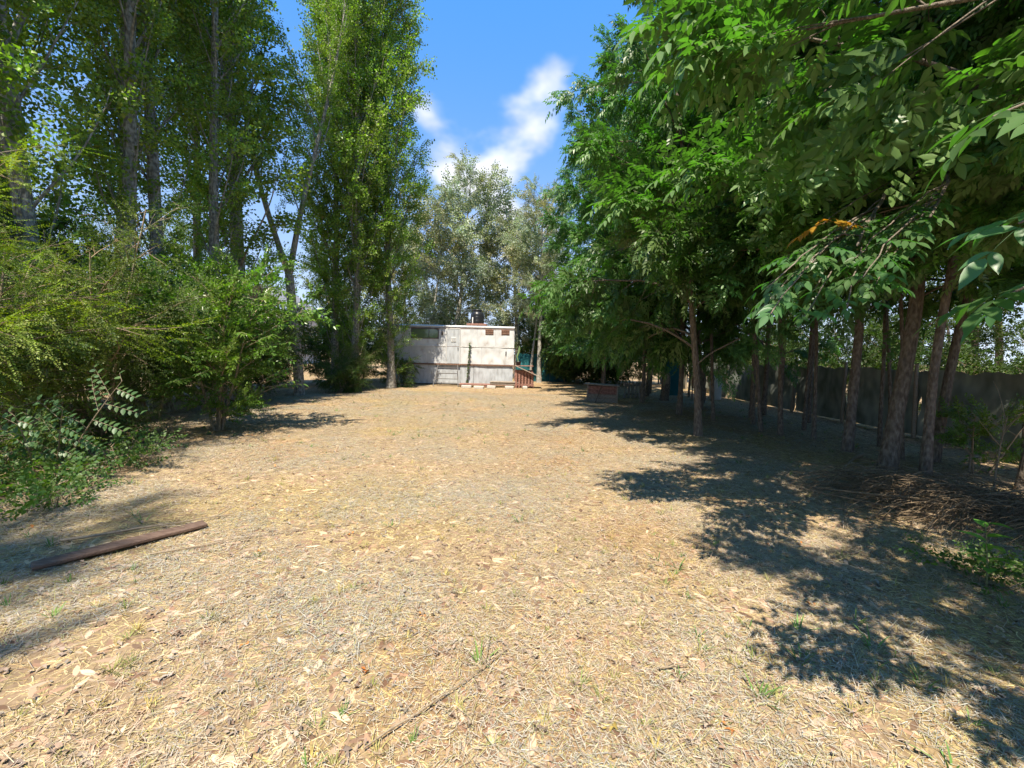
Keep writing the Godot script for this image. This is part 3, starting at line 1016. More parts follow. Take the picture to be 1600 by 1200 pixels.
	var lm := MB.new()
	lm.leaf(Vector3.ZERO, Vector3(0, 0.3, 1).normalized(), Vector3.UP, 0.1, 0.042, OVATE, Color(0.075, 0.14, 0.035))
	var lmesh := lm.mesh()
	for k in 64:
		var u := 0.05 + 0.94 * r.randf()
		part(vine, "leaf", lmesh, M.privet_leaf, Transform3D(Basis(Vector3.UP, r.randf_range(-1.5, 1.5)) * Basis(Vector3.RIGHT, r.randf_range(-0.6, 0.9)), along(vp, u) + Vector3(0, 0, 0.01)))
	# water tank on its slab
	var slab := thing("tank_base", "low brick red slab on the caravan roof under a black tank", "slab", Vector3(-1.86, 2.985, -21.5))
	for k in 5:
		boxed(slab, "beam", M.red_wood, Vector3(-0.4 + k * 0.2, 0.05, 0), Vector3(0.19, 0.1, 0.9), 0.01)
	var tank := thing("water_tank", "black plastic water tank with ribbed shoulders on the trailer roof", "water tank", Vector3(-1.86, 3.085, -21.5))
	var tm := MB.new()
	tm.lathe(Vector3.ZERO, [[0.0, 0.0], [0.33, 0.0], [0.345, 0.03], [0.345, 0.16], [0.33, 0.175], [0.33, 0.19], [0.345, 0.205], [0.345, 0.34], [0.33, 0.355], [0.33, 0.37], [0.34, 0.385], [0.33, 0.5], [0.27, 0.58], [0.2, 0.64], [0.2, 0.66]], 28, Color.WHITE)
	part(tank, "body", tm.mesh(), M.tank)
	var lid := MB.new()
	lid.lathe(Vector3(0, 0.655, 0), [[0.235, 0.0], [0.245, 0.01], [0.245, 0.05], [0.22, 0.075], [0.1, 0.09], [0.0, 0.092]], 24, Color.WHITE)
	part(tank, "lid", lid.mesh(), M.tank)
	var pp := MB.new()
	pp.tube(PackedVector3Array([Vector3(-0.2, -0.06, 0.36), Vector3(-0.2, 0.2, 0.37), Vector3(-0.2, 0.3, 0.33)]), PackedFloat32Array([0.03, 0.03, 0.03]), 8, Color.WHITE)
	part(tank, "pipe", pp.mesh(), M.white)

func build_yard_things() -> void:
	var r := rng(303)
	# metal steps by the door
	var st := thing("metal_steps", "grey metal folding steps standing below the caravan door", "steps", on_ground(-3.1, 19.75))
	for x in [-0.52, 0.5]:
		var m := MB.new()
		m.bar(Vector3(x * 1.15, 0, 0.3), Vector3(x * 0.92, 1.0, -0.32), 0.035, 0.035, Color.WHITE)
		part(st, "rail", m.mesh(), M.steel)
		m = MB.new()
		m.bar(Vector3(x * 1.0, 0, -0.3), Vector3(x * 0.95, 0.72, -0.12), 0.03, 0.03, Color.WHITE)
		part(st, "leg", m.mesh(), M.steel)
	for a in [[0.16, 0.2], [0.35, 0.08], [0.6, -0.08]]:
		boxed(st, "tread", M.steel, Vector3(0, a[0], a[1]), Vector3(1.08 - a[0] * 0.14, 0.03, 0.05 if a[0] < 0.5 else 0.26), 0.008)
	boxed(st, "cross_bar", M.steel, Vector3(0, 0.86, -0.235), Vector3(0.96, 0.03, 0.03), 0.008)
	# low deck of planks
	var dk := thing("timber_deck", "low reddish plank deck running along the caravan skirt", "deck", on_ground(-1.25, 19.75))
	for k in 5:
		boxed(dk, "plank", M.red_wood, Vector3(r.randf_range(-0.03, 0.03), 0.1 + r.randf() * 0.012, -0.3 + k * 0.15), Vector3(2.5, 0.03, 0.135), 0.006)
	for x in [-1.1, 0.0, 1.1]:
		boxed(dk, "joist", M.red_wood, Vector3(x, 0.045, 0), Vector3(0.09, 0.085, 0.72), 0.006)
	var pal := thing("grey_pallet", "grey weathered pallet lying on the reddish plank deck", "pallet", on_ground(-0.35, 19.7, 0.13))
	for k in 6:
		boxed(pal, "slat", M.grey_wood, Vector3(0, 0.115, -0.3 + k * 0.12), Vector3(1.35, 0.022, 0.1), 0.004)
	for z in [-0.28, 0.0, 0.28]:
		boxed(pal, "bearer", M.grey_wood, Vector3(0, 0.052, z), Vector3(1.35, 0.1, 0.08), 0.004)
	var bl := ["pale concrete block nearest the metal steps on the grass edge", "pale concrete block set forward of the others before the deck", "pale concrete block before the middle of the plank deck", "pale concrete block below the grey pallet", "small pale block beside the slatted kennel"]
	var bx := [[-2.1, 19.15, 0.46], [-1.5, 18.85, 0.46], [-0.95, 19.1, 0.4], [-0.12, 19.0, 0.4], [0.6, 19.1, 0.22]]
	for k in 5:
		var t := thing("concrete_block", bl[k], "block", on_ground(bx[k][0], bx[k][1]), r.randf_range(-0.2, 0.2), "concrete blocks before the deck")
		var m := MB.new()
		m.box(Transform3D(Basis.IDENTITY, Vector3(0, 0.055, 0)), Vector3(bx[k][2], 0.13, 0.2), Color.WHITE, 0.02)
		part(t, "block", m.mesh(), M.concrete)
	# kennel of pallets with a sloping board roof
	var kn := thing("slatted_kennel", "dark red kennel of upright pallet slats against the caravan end", "kennel", on_ground(0.55, 19.75))
	for k in 6:
		boxed(kn, "slat", M.red_wood, Vector3(-0.36 + k * 0.145, 0.43, 0.42), Vector3(0.095, 0.86 - k * 0.035, 0.022), 0.004)
		boxed(kn, "slat", M.red_wood, Vector3(0.44, 0.36, 0.36 - k * 0.15), Vector3(0.022, 0.7, 0.1), 0.004)
	for y in [0.16, 0.66]:
		boxed(kn, "rail", M.red_wood, Vector3(0.02, y, 0.38), Vector3(0.88, 0.09, 0.04), 0.006)
		boxed(kn, "rail", M.red_wood, Vector3(0.41, y, 0.0), Vector3(0.04, 0.09, 0.76), 0.006)
	boxed(kn, "back_panel", M.red_wood, Vector3(0, 0.42, -0.45), Vector3(0.88, 0.8, 0.03))
	for k in 4:
		var m := MB.new()
		m.bar(Vector3(-0.42, 1.04, -0.42 + k * 0.29), Vector3(0.82, 0.5, -0.42 + k * 0.29), 0.27, 0.025, Color.WHITE, Vector3(0.4, 1, 0))
		part(kn, "roof_board", m.mesh(), M.grey_wood)
	boxed(kn, "shelf", M.red_wood, Vector3(0.0, 1.02, -0.32), Vector3(0.9, 0.04, 0.4))
	var ca := thing("potted_cactus", "tall bent green cactus in a dark pot above the kennel", "cactus", on_ground(0.28, 20.07, 1.035))
	var pm := MB.new()
	pm.lathe(Vector3.ZERO, [[0.0, 0.0], [0.1, 0.0], [0.13, 0.16], [0.15, 0.165], [0.15, 0.2], [0.125, 0.2], [0.0, 0.17]], 18, Color.WHITE)
	part(ca, "pot", pm.mesh(), M.tank)
	var cm := MB.new()
	cm.tube(PackedVector3Array([Vector3(0, 0.1, 0), Vector3(-0.03, 0.3, 0), Vector3(-0.07, 0.42, 0), Vector3(-0.03, 0.52, 0), Vector3(0.02, 0.65, 0), Vector3(0.04, 0.85, 0), Vector3(0.035, 0.93, 0)]), PackedFloat32Array([0.035, 0.03, 0.035, 0.045, 0.055, 0.05, 0.02]), 10, Color.WHITE, 0.08, 3)
	part(ca, "stem", cm.mesh(), M.cactus)
	# teal screen across the back of the yard
	var tf := thing("teal_screen_fence", "teal cloth screen fence behind the pale forked tree", "fence", Vector3(0.2, 0, -24.6))
	for k in 3:
		var m := MB.new()
		m.sheet(1.0, 1.65, 8, 12, 0.09, 1.2, 0.004, 410 + k, Color(1, 1, 1) * (1.0 - 0.12 * k), 0.05)
		part(tf, "cloth", m.mesh(), M.teal, Transform3D(Basis.IDENTITY, Vector3(k * 1.02, 0.02, 0.02)))
	for k in 4:
		var m := MB.new()
		m.tube(PackedVector3Array([Vector3(k * 1.02 - 0.01, -0.2, -0.06), Vector3(k * 1.02 - 0.01, 1.75, -0.06)]), PackedFloat32Array([0.035, 0.03]), 7, Color.WHITE)
		part(tf, "post", m.mesh(), M.grey_wood)
	# the shade cloth fence along the tree row
	var sf := thing("shade_cloth_fence", "grey green shade cloth fence stretched behind the tree row", "fence", Vector3(8.9, 0, 0))
	var z := -25.0
	var k2 := 0
	while z < 4.0:
		var m := MB.new()
		m.sheet(2.0, 1.45, 16, 10, 0.12, 0.8, 0.004, 450 + k2, Color(1, 1, 1) * r.randf_range(0.85, 1.1), 0.06)
		part(sf, "cloth", m.mesh(), M.shade_cloth, Transform3D(Basis(Vector3.UP, -PI / 2), Vector3(0, 0.04, z)))
		m = MB.new()
		m.tube(PackedVector3Array([Vector3(-0.1, -0.2, z), Vector3(-0.1 + r.randf_range(-0.05, 0.05), 1.6, z + r.randf_range(-0.05, 0.05))]), PackedFloat32Array([0.045, 0.035]), 7, Color.WHITE)
		part(sf, "post", m.mesh(), M.grey_wood)
		z += 2.0
		k2 += 1
	# reddish box with a flat lid
	var bxn := thing("wooden_box", "weathered reddish wooden box with overhanging flat lid in tree shade", "box", on_ground(3.2, 14.6), -0.25)
	for k in 4:
		boxed(bxn, "board", M.red_wood if k > 1 else M.grey_wood, Vector3(0, 0.075 + k * 0.142, 0.3), Vector3(0.98, 0.135, 0.025), 0.005)
		boxed(bxn, "board", M.grey_wood, Vector3(0, 0.075 + k * 0.142, -0.3), Vector3(0.98, 0.135, 0.025), 0.005)
		for x in [-0.48, 0.48]:
			boxed(bxn, "board", M.grey_wood, Vector3(x, 0.075 + k * 0.142, 0), Vector3(0.025, 0.135, 0.57), 0.005)
	for x in [-0.5, 0.5]:
		boxed(bxn, "post", M.grey_wood, Vector3(x, 0.29, 0.32), Vector3(0.05, 0.58, 0.04))
	for k in 3:
		boxed(bxn, "lid_board", M.grey_wood, Vector3(-0.03, 0.6 + k * 0.004, -0.24 + k * 0.26), Vector3(1.2, 0.03, 0.25), 0.005, Basis(Vector3.BACK, -0.03))
	var sm := MB.new()
	sm.bar(Vector3(-0.22, 0, 0.5), Vector3(-0.04, 0.56, 0.36), 0.03, 0.03, Color.WHITE)
	part(bxn, "prop_stick", sm.mesh(), M.wood)
	# broken pallet heap
	var bp := thing("broken_pallet", "broken pale pallet leaning in shade beyond the reddish box", "pallet", on_ground(4.75, 16.3), 0.3)
	for k in 6:
		var m := MB.new()
		m.bar(Vector3(-0.45 + k * 0.16, 0.02, 0.15), Vector3(-0.2 + k * 0.17, 0.62, -0.2), 0.085, 0.02, Color.WHITE)
		part(bp, "slat", m.mesh(), M.grey_wood)
	for y in [0.15, 0.5]:
		boxed(bp, "bearer", M.grey_wood, Vector3(0.08 + y * 0.3, y, 0.06 - y * 0.5), Vector3(1.05, 0.07, 0.06))
	# stump
	var sp := thing("tree_stump", "thick cut stump with pale split wood beside teal tarp shelter", "stump", on_ground(5.75, 15.6))
	var spm := MB.new()
	spm.tube(walk(Vector3(0, -0.1, 0), Vector3(0.03, 1, 0), 1.15, 6, Vector3.ZERO, 0.03, r), PackedFloat32Array([0.23, 0.17, 0.15, 0.145, 0.14, 0.13, 0.1]), 12, Color.WHITE, 0.09, 5)
	part(sp, "bark", spm.mesh(), M.ash_bark)
	boxed(sp, "split_wood", M.grey_wood, Vector3(0.02, 0.85, 0.12), Vector3(0.14, 0.42, 0.07), 0.02)
	# lean-to of posts with teal tarp
	var lt := thing("tarp_shelter", "teal tarp shelter on rough posts under the ash trees", "shelter", on_ground(6.9, 17.0))
	for x in [-0.75, 0.35, 1.5]:
		for zz in [0.0, -1.4]:
			var m := MB.new()
			m.tube(PackedVector3Array([Vector3(x, -0.1, zz), Vector3(x + 0.03, 1.45, zz)]), PackedFloat32Array([0.05, 0.04]), 7, Color.WHITE, 0.1, 2)
			part(lt, "post", m.mesh(), M.ash_bark)
	for zz in [0.0, -1.4]:
		boxed(lt, "beam", M.wood, Vector3(0.38, 1.49, zz), Vector3(2.6, 0.08, 0.07))
	var tl := MB.new()
	tl.sheet(0.75, 1.4, 8, 10, 0.12, 1.3, 0.004, 480, Color.WHITE)
	part(lt, "tarp", tl.mesh(), M.teal, Transform3D(Basis.IDENTITY, Vector3(-0.72, 0.06, 0.09)))
	var dm := MB.new()
	dm.bar(Vector3(-0.05, 1.4, 0.0), Vector3(0.32, 0.85, 0.0), 0.05, 0.05, Color.WHITE)
	part(lt, "brace", dm.mesh(), M.wood)
	var ch := thing("red_chair", "faded red wooden chair standing by the tarp shelter", "chair", on_ground(7.35, 16.3))
	boxed(ch, "seat", M.red_wood, Vector3(0, 0.45, 0), Vector3(0.42, 0.035, 0.42))
	boxed(ch, "backrest", M.red_wood, Vector3(0, 0.76, -0.2), Vector3(0.42, 0.28, 0.025))
	for x in [-0.18, 0.18]:
		boxed(ch, "leg", M.red_wood, Vector3(x, 0.215, 0.18), Vector3(0.035, 0.43, 0.035))
		boxed(ch, "leg", M.red_wood, Vector3(x, 0.45, -0.185), Vector3(0.035, 0.9, 0.035))
	var bk := thing("white_drum", "white plastic drum standing next to the red chair", "drum", on_ground(8.0, 16.3))
	var bkm := MB.new()
	bkm.lathe(Vector3.ZERO, [[0.0, 0.0], [0.2, 0.0], [0.215, 0.03], [0.22, 0.4], [0.235, 0.42], [0.235, 0.46], [0.22, 0.48], [0.22, 0.85], [0.2, 0.88], [0.0, 0.89]], 20, Color.WHITE)
	part(bk, "body", bkm.mesh(), M.white)
	var bkl := MB.new()
	bkl.lathe(Vector3(0, 0.885, 0), [[0.225, 0.0], [0.225, 0.03], [0.0, 0.035]], 20, Color.WHITE)
	part(bk, "lid", bkl.mesh(), M.skirt)
	# board on the grass
	var bd := thing("wooden_board", "long dark brown board lying on the straw by the weeds", "board", on_ground(-3.36, 2.83), 0.0)
	var bm := MB.new()
	bm.bar(Vector3(0, 0.03, 0), Vector3(0.64, 0.026, -0.8), 0.13, 0.028, Color(1.0, 0.95, 0.95), Vector3.UP)
	part(bd, "plank", bm.mesh(), M.wood)
	# timber rail behind the sapling
	var tr := thing("timber_rail", "dark timber rail resting low across the poplar trunks", "rail", on_ground(-8.6, 7.3))
	var rm := MB.new()
	rm.bar(Vector3(-1.6, 0.36, 0.6), Vector3(1.2, 0.3, -0.5), 0.2, 0.12, Color.WHITE, Vector3(0, 0, 1))
	part(tr, "beam", rm.mesh(), M.wood)
	for x in [-1.0, 0.9]:
		boxed(tr, "support", M.wood, Vector3(x, 0.09, 0.37 - (x + 1.0) * 0.39), Vector3(0.2, 0.26, 0.2), 0.02)
	# house seen through the poplars
	var hs := thing("distant_house", "grey roofed house glimpsed between the poplar trunks", "house", Vector3(-26, 0, -46))
	var hw := MB.new()
	hw.box(Transform3D(Basis.IDENTITY, Vector3(0, 2.7, 0)), Vector3(7, 5.4, 6), Color.WHITE)
	part(hs, "wall", hw.mesh(), M.concrete)
	var hr := MB.new()
	for sg: float in [-1.0, 1.0]:
		hr.bar(Vector3(sg * 3.9, 5.2, 0), Vector3(-sg * 0.03, 8.1, 0), 0.18, 6.8, Color.WHITE)
	part(hs, "roof", hr.mesh(), M.roof)
	for x in [-1.8, 1.8]:
		var w := boxed(hs, "window", M.white, Vector3(x, 3.9, 3.02), Vector3(1.2, 1.2, 0.08))
		boxed(w, "pane", M.glass, Vector3(0, 0, 0.03), Vector3(1.0, 1.0, 0.04))

# ---------------------------------------------------------------- plants whose leaves can be told apart
func hero_leaf(s: int, pairs: int) -> ArrayMesh:
	var mb := MB.new()
	pinnate(mb, Vector3.ZERO, Vector3.UP, Vector3.BACK, 0.24, pairs, 0.12, 0.05, LANCE_FINE, rng(s), Color.WHITE, true)
	return mb.mesh()

func leaf_branch(t: Node3D, pts: PackedVector3Array, r0: float, from: float, nodes: int, meshes: Array, base: Color, r: RandomNumberGenerator, size := 1.0, mats := []) -> void:
	var mb := MB.new()
	mb.tube(pts, taper(pts.size() - 1, r0, 0.0035), 7, Color.WHITE, 0.05, 4)
	part(t, "branch", mb.mesh(), M.ash_bark)
	for k in nodes:
		var u := lerpf(from, 1.0, (k + 0.5) / nodes)
		var h := heading(pts, u)
		var side := h.cross(Vector3.UP).normalized()
		for sg in ([-1.0, 1.0] if k < nodes - 1 else [-1.0, 0.0, 1.0]):
			var d: Vector3 = (h * r.randf_range(0.4, 0.9) + side * sg * r.randf_range(0.7, 1.1) + Vector3(0, r.randf_range(-0.35, 0.25), 0)).normalized()
			part(t, "leaf", meshes[r.randi() % meshes.size()], mats[r.randi() % mats.size()], frame(d, Vector3.UP + ball(r) * 0.3, size * r.randf_range(0.8, 1.15), along(pts, u)))

func hang_branch(t: Node3D, foot: Vector3, by: Vector3, tip: Vector3, nodes: int, from: float, leaves: Array, mats: Array, r: RandomNumberGenerator, size: float) -> void:
	var o := t.position
	var pts := PackedVector3Array()
	for k in 13:
		var u := k / 12.0
		pts.append(foot.lerp(by, u).lerp(by.lerp(tip, u), u) - o + ball(r) * 0.012)
	leaf_branch(t, pts, 0.007, from, nodes, leaves, Color.WHITE, r, size, mats)

func tinted_leaf_mats(base: Color, count: int, rough: float, back: Color, s: int) -> Array:
	var r := rng(s)
	var out := []
	for k in count:
		var m := leafy(rough, back)
		var c := tint(base, r, 0.2)
		m.albedo_color = c.linear_to_srgb()
		out.append(m)
	return out
func build_near_plants() -> void:
	var r := rng(700)
	# overhanging branches of the ash just beside the viewer
	var t := ash("ash tree by the brush pile with big low leaves hanging over the clearing", on_ground(4.1, 1.7), 701, 9.5, 0.15, 0.3, 2.45, Vector3(0.0, 0, 0), "")
	var leaves := [hero_leaf(1, 3), hero_leaf(2, 3), hero_leaf(3, 2)]
	var dark := tinted_leaf_mats(Color(0.1, 0.2, 0.07), 7, 0.38, Color(0.74, 1.0, 0.42), 5)
	var gold := tinted_leaf_mats(Color(0.42, 0.27, 0.03), 3, 0.5, Color(1.0, 0.85, 0.3), 6)
	var mid := S.thick as Node3D
	for g in [
		[Vector3(4.1, 3.7, -4.7), Vector3(2.2, 2.35, -2.75), [Vector3(1.4, 1.86, -2.3), Vector3(1.65, 1.82, -2.4), Vector3(1.5, 2.02, -2.5), Vector3(1.9, 1.92, -2.4), Vector3(1.75, 2.12, -2.6), Vector3(1.95, 2.05, -2.75), Vector3(1.65, 1.95, -2.8), Vector3(1.9, 2.3, -3.0)]],
		[Vector3(4.6, 3.8, -4.4), Vector3(2.7, 2.55, -2.8), [Vector3(2.2, 2.03, -2.6), Vector3(2.15, 2.25, -2.7), Vector3(2.35, 2.25, -2.75), Vector3(2.05, 2.1, -2.5), Vector3(2.3, 2.12, -2.85)]]]:
		var foot := Vector3(5.7, 4.3, -6.15)
		var limb := PackedVector3Array()
		for k in 13:
			var u := k / 12.0
			limb.append(foot.lerp(g[0], u).lerp((g[0] as Vector3).lerp(g[1], u), u) - mid.position + ball(r) * 0.01)
		var lm := MB.new()
		lm.tube(limb, taper(12, 0.03, 0.008), 7, Color.WHITE, 0.06, 3)
		part(mid, "limb", lm.mesh(), M.ash_bark)
		for k in g[2].size():
			var tip: Vector3 = g[2][k]
			var start := along(limb, 0.72 + 0.27 * k / g[2].size()) + mid.position
			hang_branch(mid, start, start.lerp(tip, 0.5) + Vector3(0, 0.12, 0), tip, 7, 0.15, leaves, dark, r, 0.66)
	for b in [[Vector3(2.3, 2.75, -1.45), Vector3(1.33, 2.3, -1.22)], [Vector3(2.4, 2.5, -1.45), Vector3(1.42, 2.0, -1.2)], [Vector3(2.5, 2.3, -1.45), Vector3(1.47, 1.8, -1.25)]]:
		hang_branch(t, Vector3(4.05, 3.5, -1.7), b[0], b[1], 2, 0.88, leaves, dark, r, 0.7)
	hang_branch(mid, Vector3(5.7, 4.3, -6.15), Vector3(3.4, 3.3, -4.2), Vector3(2.3, 2.63, -3.2), 2, 0.9, leaves, gold, r, 0.75)
	# privet with leaves one can tell apart
	var pv := shrub("privet_shrub", "broad glossy bright green privet beside the dark arching shrubs", on_ground(-5.6, 7.9), 720, 3.2, 5, 0.28, 11, 1.2, 1.3, S.privet, 0.5, 1.2)
	var pl := []
	for k in 3:
		var mb := MB.new()
		mb.leaf(Vector3.ZERO, Vector3.UP, Vector3.BACK, 0.125, 0.029, LANCE_FINE, Color.WHITE, 0.1 + 0.15 * k, 0.3)
		pl.append(mb.mesh())
	var pmats := tinted_leaf_mats(Color(0.16, 0.26, 0.06), 6, 0.3, Color(0.84, 1.0, 0.4), 8)
	for k in 18:
		var az := r.randf_range(-0.9, 1.5)
		var out := Vector3(cos(az), 0, sin(az))
		var sp := walk(Vector3(0, r.randf_range(0.7, 2.3), 0) + out * 0.75, out + Vector3(0, r.randf_range(0.1, 0.7), 0), r.randf_range(0.6, 0.9), 6, Vector3(0, -0.3, 0), 0.08, r)
		var mb := MB.new()
		mb.tube(sp, taper(6, 0.008, 0.003), 5, Color.WHITE)
		part(pv, "shoot", mb.mesh(), M.twig)
		for q in 14:
			var u := 0.3 + 0.7 * (q / 2) / 6.0
			var h := heading(sp, u)
			var side := h.cross(Vector3.UP).normalized() * (1.0 if q % 2 else -1.0)
			part(pv, "leaf", pl[q % 3], pmats[r.randi() % 6], frame(h * 0.6 + side + Vector3(0, -0.25, 0) + ball(r) * 0.3, Vector3.UP + ball(r) * 0.4, r.randf_range(0.75, 1.15), along(sp, u)))
	# young elm sapling leaning out of the weeds
	var sa := thing("elm_sapling", "slender leaning elm sapling with rows of small pale leaves", "sapling", on_ground(-5.45, 4.9))
	var em := MB.new()
	em.leaf(Vector3.ZERO, Vector3.UP, Vector3.BACK, 0.075, 0.024, [[0.0, 0.1], [0.2, 0.85], [0.5, 1.0], [0.8, 0.55], [1.0, 0.0]], Color.WHITE, 0.15, 0.2)
	var emesh := em.mesh()
	var emats := tinted_leaf_mats(Color(0.11, 0.19, 0.07), 5, 0.4, Color(0.8, 1.0, 0.5), 9)
	for a in [[Vector3(0, -0.05, 0), Vector3(0.84, 1.16, 0.0), 1.0], [Vector3(0, -0.05, 0), Vector3(0.5, 0.85, 0.35), 0.8], [Vector3(-0.1, -0.05, 0.1), Vector3(0.15, 0.8, 0.5), 0.7]]:
		var a0: Vector3 = a[0]
		var a1: Vector3 = a[1]
		var stem := PackedVector3Array()
		for k in 9:
			stem.append(a0.lerp(a1, k / 8.0) + Vector3(0, 0.06 * sin(PI * k / 8.0), 0))
		var mb := MB.new()
		mb.tube(stem, taper(8, 0.011, 0.003), 6, Color.WHITE)
		part(sa, "stem", mb.mesh(), M.twig)
		for k in 9:
			var u := 0.3 + 0.7 * k / 8.0
			var sg := 1.0 if k % 2 else -1.0
			var side := heading(stem, u).cross(Vector3.BACK).normalized() * sg
			var tl: float = (0.5 - 0.4 * absf(u - 0.55)) * a[2] * (0.35 if u > 0.92 else 1.0)
			var tp := walk(along(stem, u), heading(stem, u) * 0.5 + side + Vector3(0, 0, r.randf_range(-0.2, 0.5)), tl, 4, Vector3(0, -0.12, 0), 0.06, r)
			var m2 := MB.new()
			m2.tube(tp, taper(4, 0.004, 0.0015), 4, Color.WHITE)
			part(sa, "twig", m2.mesh(), M.twig)
			var count := int(tl / 0.038)
			for q in count:
				var x := (q + 0.7) / count
				var h := heading(tp, x)
				var s2 := h.cross(Vector3.BACK + Vector3.UP * 0.6).normalized() * (1.0 if q % 2 else -1.0)
				part(sa, "leaf", emesh, emats[r.randi() % 5], frame(h * 0.5 + s2, Vector3.UP * 0.8 + Vector3.BACK * 0.6 + ball(r) * 0.3, r.randf_range(0.75, 1.1), along(tp, x)))
	# small bright plant by the brush pile
	var bp := thing("young_plant", "small bright green upright plant beside the dead brush pile", "plant", on_ground(3.42, 2.86))
	var st := walk(Vector3(0, -0.04, 0), Vector3(0.05, 1, 0), 0.5, 6, Vector3(-0.2, 0, 0), 0.06, r)
	var sm := MB.new()
	sm.tube(st, taper(6, 0.006, 0.003), 6, Color(0.8, 1.2, 0.6))
	part(bp, "stem", sm.mesh(), M.twig)
	var bmats := tinted_leaf_mats(Color(0.24, 0.46, 0.07), 3, 0.4, Color(0.85, 1.0, 0.3), 10)
	var blm := MB.new()
	blm.leaf(Vector3.ZERO, Vector3.UP, Vector3.BACK, 0.11, 0.026, LANCE_FINE, Color.WHITE, 0.25, 0.25)
	var blmesh := blm.mesh()
	for k in 12:
		var u := 0.28 + 0.72 * k / 11.0
		var az := k * 2.4
		part(bp, "leaf", blmesh, bmats[k % 3], frame(Vector3(cos(az), 0.35, sin(az)), Vector3.UP, r.randf_range(1.1, 1.5), along(st, u)))
	# dead brush
	var br := thing("brush_pile", "tangled pile of dead brown twigs heaped below the ash trees", "brush pile")
	for lump in 9:
		var cx: float = [4.2, 4.75, 5.3, 5.9, 4.9, 5.5, 4.4, 6.3, 5.1][lump]
		var cd: float = [4.9, 4.5, 4.1, 3.9, 5.2, 4.8, 4.2, 4.4, 3.5][lump]
		var mb := MB.new()
		for k in 220:
			var az := r.randf() * TAU
			var p := on_ground(cx + cos(az) * 0.5 * sqrt(r.randf()), cd + sin(az) * 0.42 * sqrt(r.randf()), 0.02 + 0.26 * pow(r.randf(), 1.2))
			var a2 := r.randf_range(-0.7, 0.7) + (PI if r.randf() < 0.5 else 0.0)
			var w := walk(p, Vector3(cos(a2), r.randf_range(-0.1, 0.55), sin(a2)), r.randf_range(0.25, 0.8), 6, Vector3(0, -1.3, 0), 0.16, r)
			for q in w.size():
				w[q].y = maxf(w[q].y, 0.01)
			var f := r.randf_range(0.5, 1.0)
			mb.tube(w, taper(6, r.randf_range(0.0025, 0.006), 0.0012), 3, Color(f, f * 0.92, f * 0.82))
		part(br, "twigs", mb.mesh(), M.twig).set_meta("kind", "stuff")
	for k in 7:
		var mb := MB.new()
		var p := on_ground(r.randf_range(4.4, 5.8), r.randf_range(3.7, 5.2), r.randf_range(0.03, 0.2))
		mb.tube(walk(p, Vector3(r.randf_range(-1, 1), r.randf_range(-0.02, 0.12), r.randf_range(-0.5, 0.5)), r.randf_range(0.9, 1.8), 7, Vector3(0, -0.1, 0), 0.06, r), taper(7, 0.012, 0.004), 5, Color(0.7, 0.66, 0.6), 0.1, k)
		part(br, "branch", mb.mesh(), M.twig)
	# bare sprouts standing among the trunks
	for a in [[5.85, 4.95, 1.05, "bare forked dead sprout standing behind the brush pile"], [7.3, 9.0, 1.5, "thin bare sapling stem between the slim ash trunks"]]:
		var d := thing("dead_sprout", a[3], "sapling", on_ground(a[0], a[1]))
		var mb := MB.new()
		var sp := walk(Vector3(0, -0.05, 0), Vector3(0.05, 1, 0), a[2], 6, Vector3.ZERO, 0.08, r)
		mb.tube(sp, taper(6, 0.012, 0.004), 5, Color.WHITE)
		for k in 7:
			mb.tube(walk(along(sp, r.randf_range(0.25, 0.95)), Vector3(r.randf_range(-1, 1), 1.1, r.randf_range(-1, 1)), r.randf_range(0.3, 0.6), 4, Vector3.ZERO, 0.1, r), taper(4, 0.006, 0.002), 4, Color.WHITE)
		part(d, "stem", mb.mesh(), M.twig)
	fallen_stick("long pale curved stick lying on straw beside the dark board", on_ground(-3.6, 3.25), on_ground(-2.6, 3.85), 0.011, 1)
	fallen_stick("long thin reed lying on straw below the dark board", on_ground(-2.75, 3.1), on_ground(-1.45, 3.75), 0.006, 2, 0)
	fallen_stick("short pale peeled stick lying near the edge of tree shade", on_ground(0.78, 2.0), on_ground(0.93, 2.02), 0.006, 3, 0)
	fallen_stick("pale stick pointing out of the brush pile over the straw", on_ground(4.1, 6.1), on_ground(3.75, 4.9), 0.01, 4, 0)
	fallen_stick("thin curved stalk lying on the open straw", on_ground(-0.55, 1.55), on_ground(0.12, 2.25), 0.0045, 5, 1)
	fallen_stick("pale log lying in litter beside the largest ash trunks", on_ground(5.9, 6.9), on_ground(5.0, 6.15), 0.03, 6, 1)

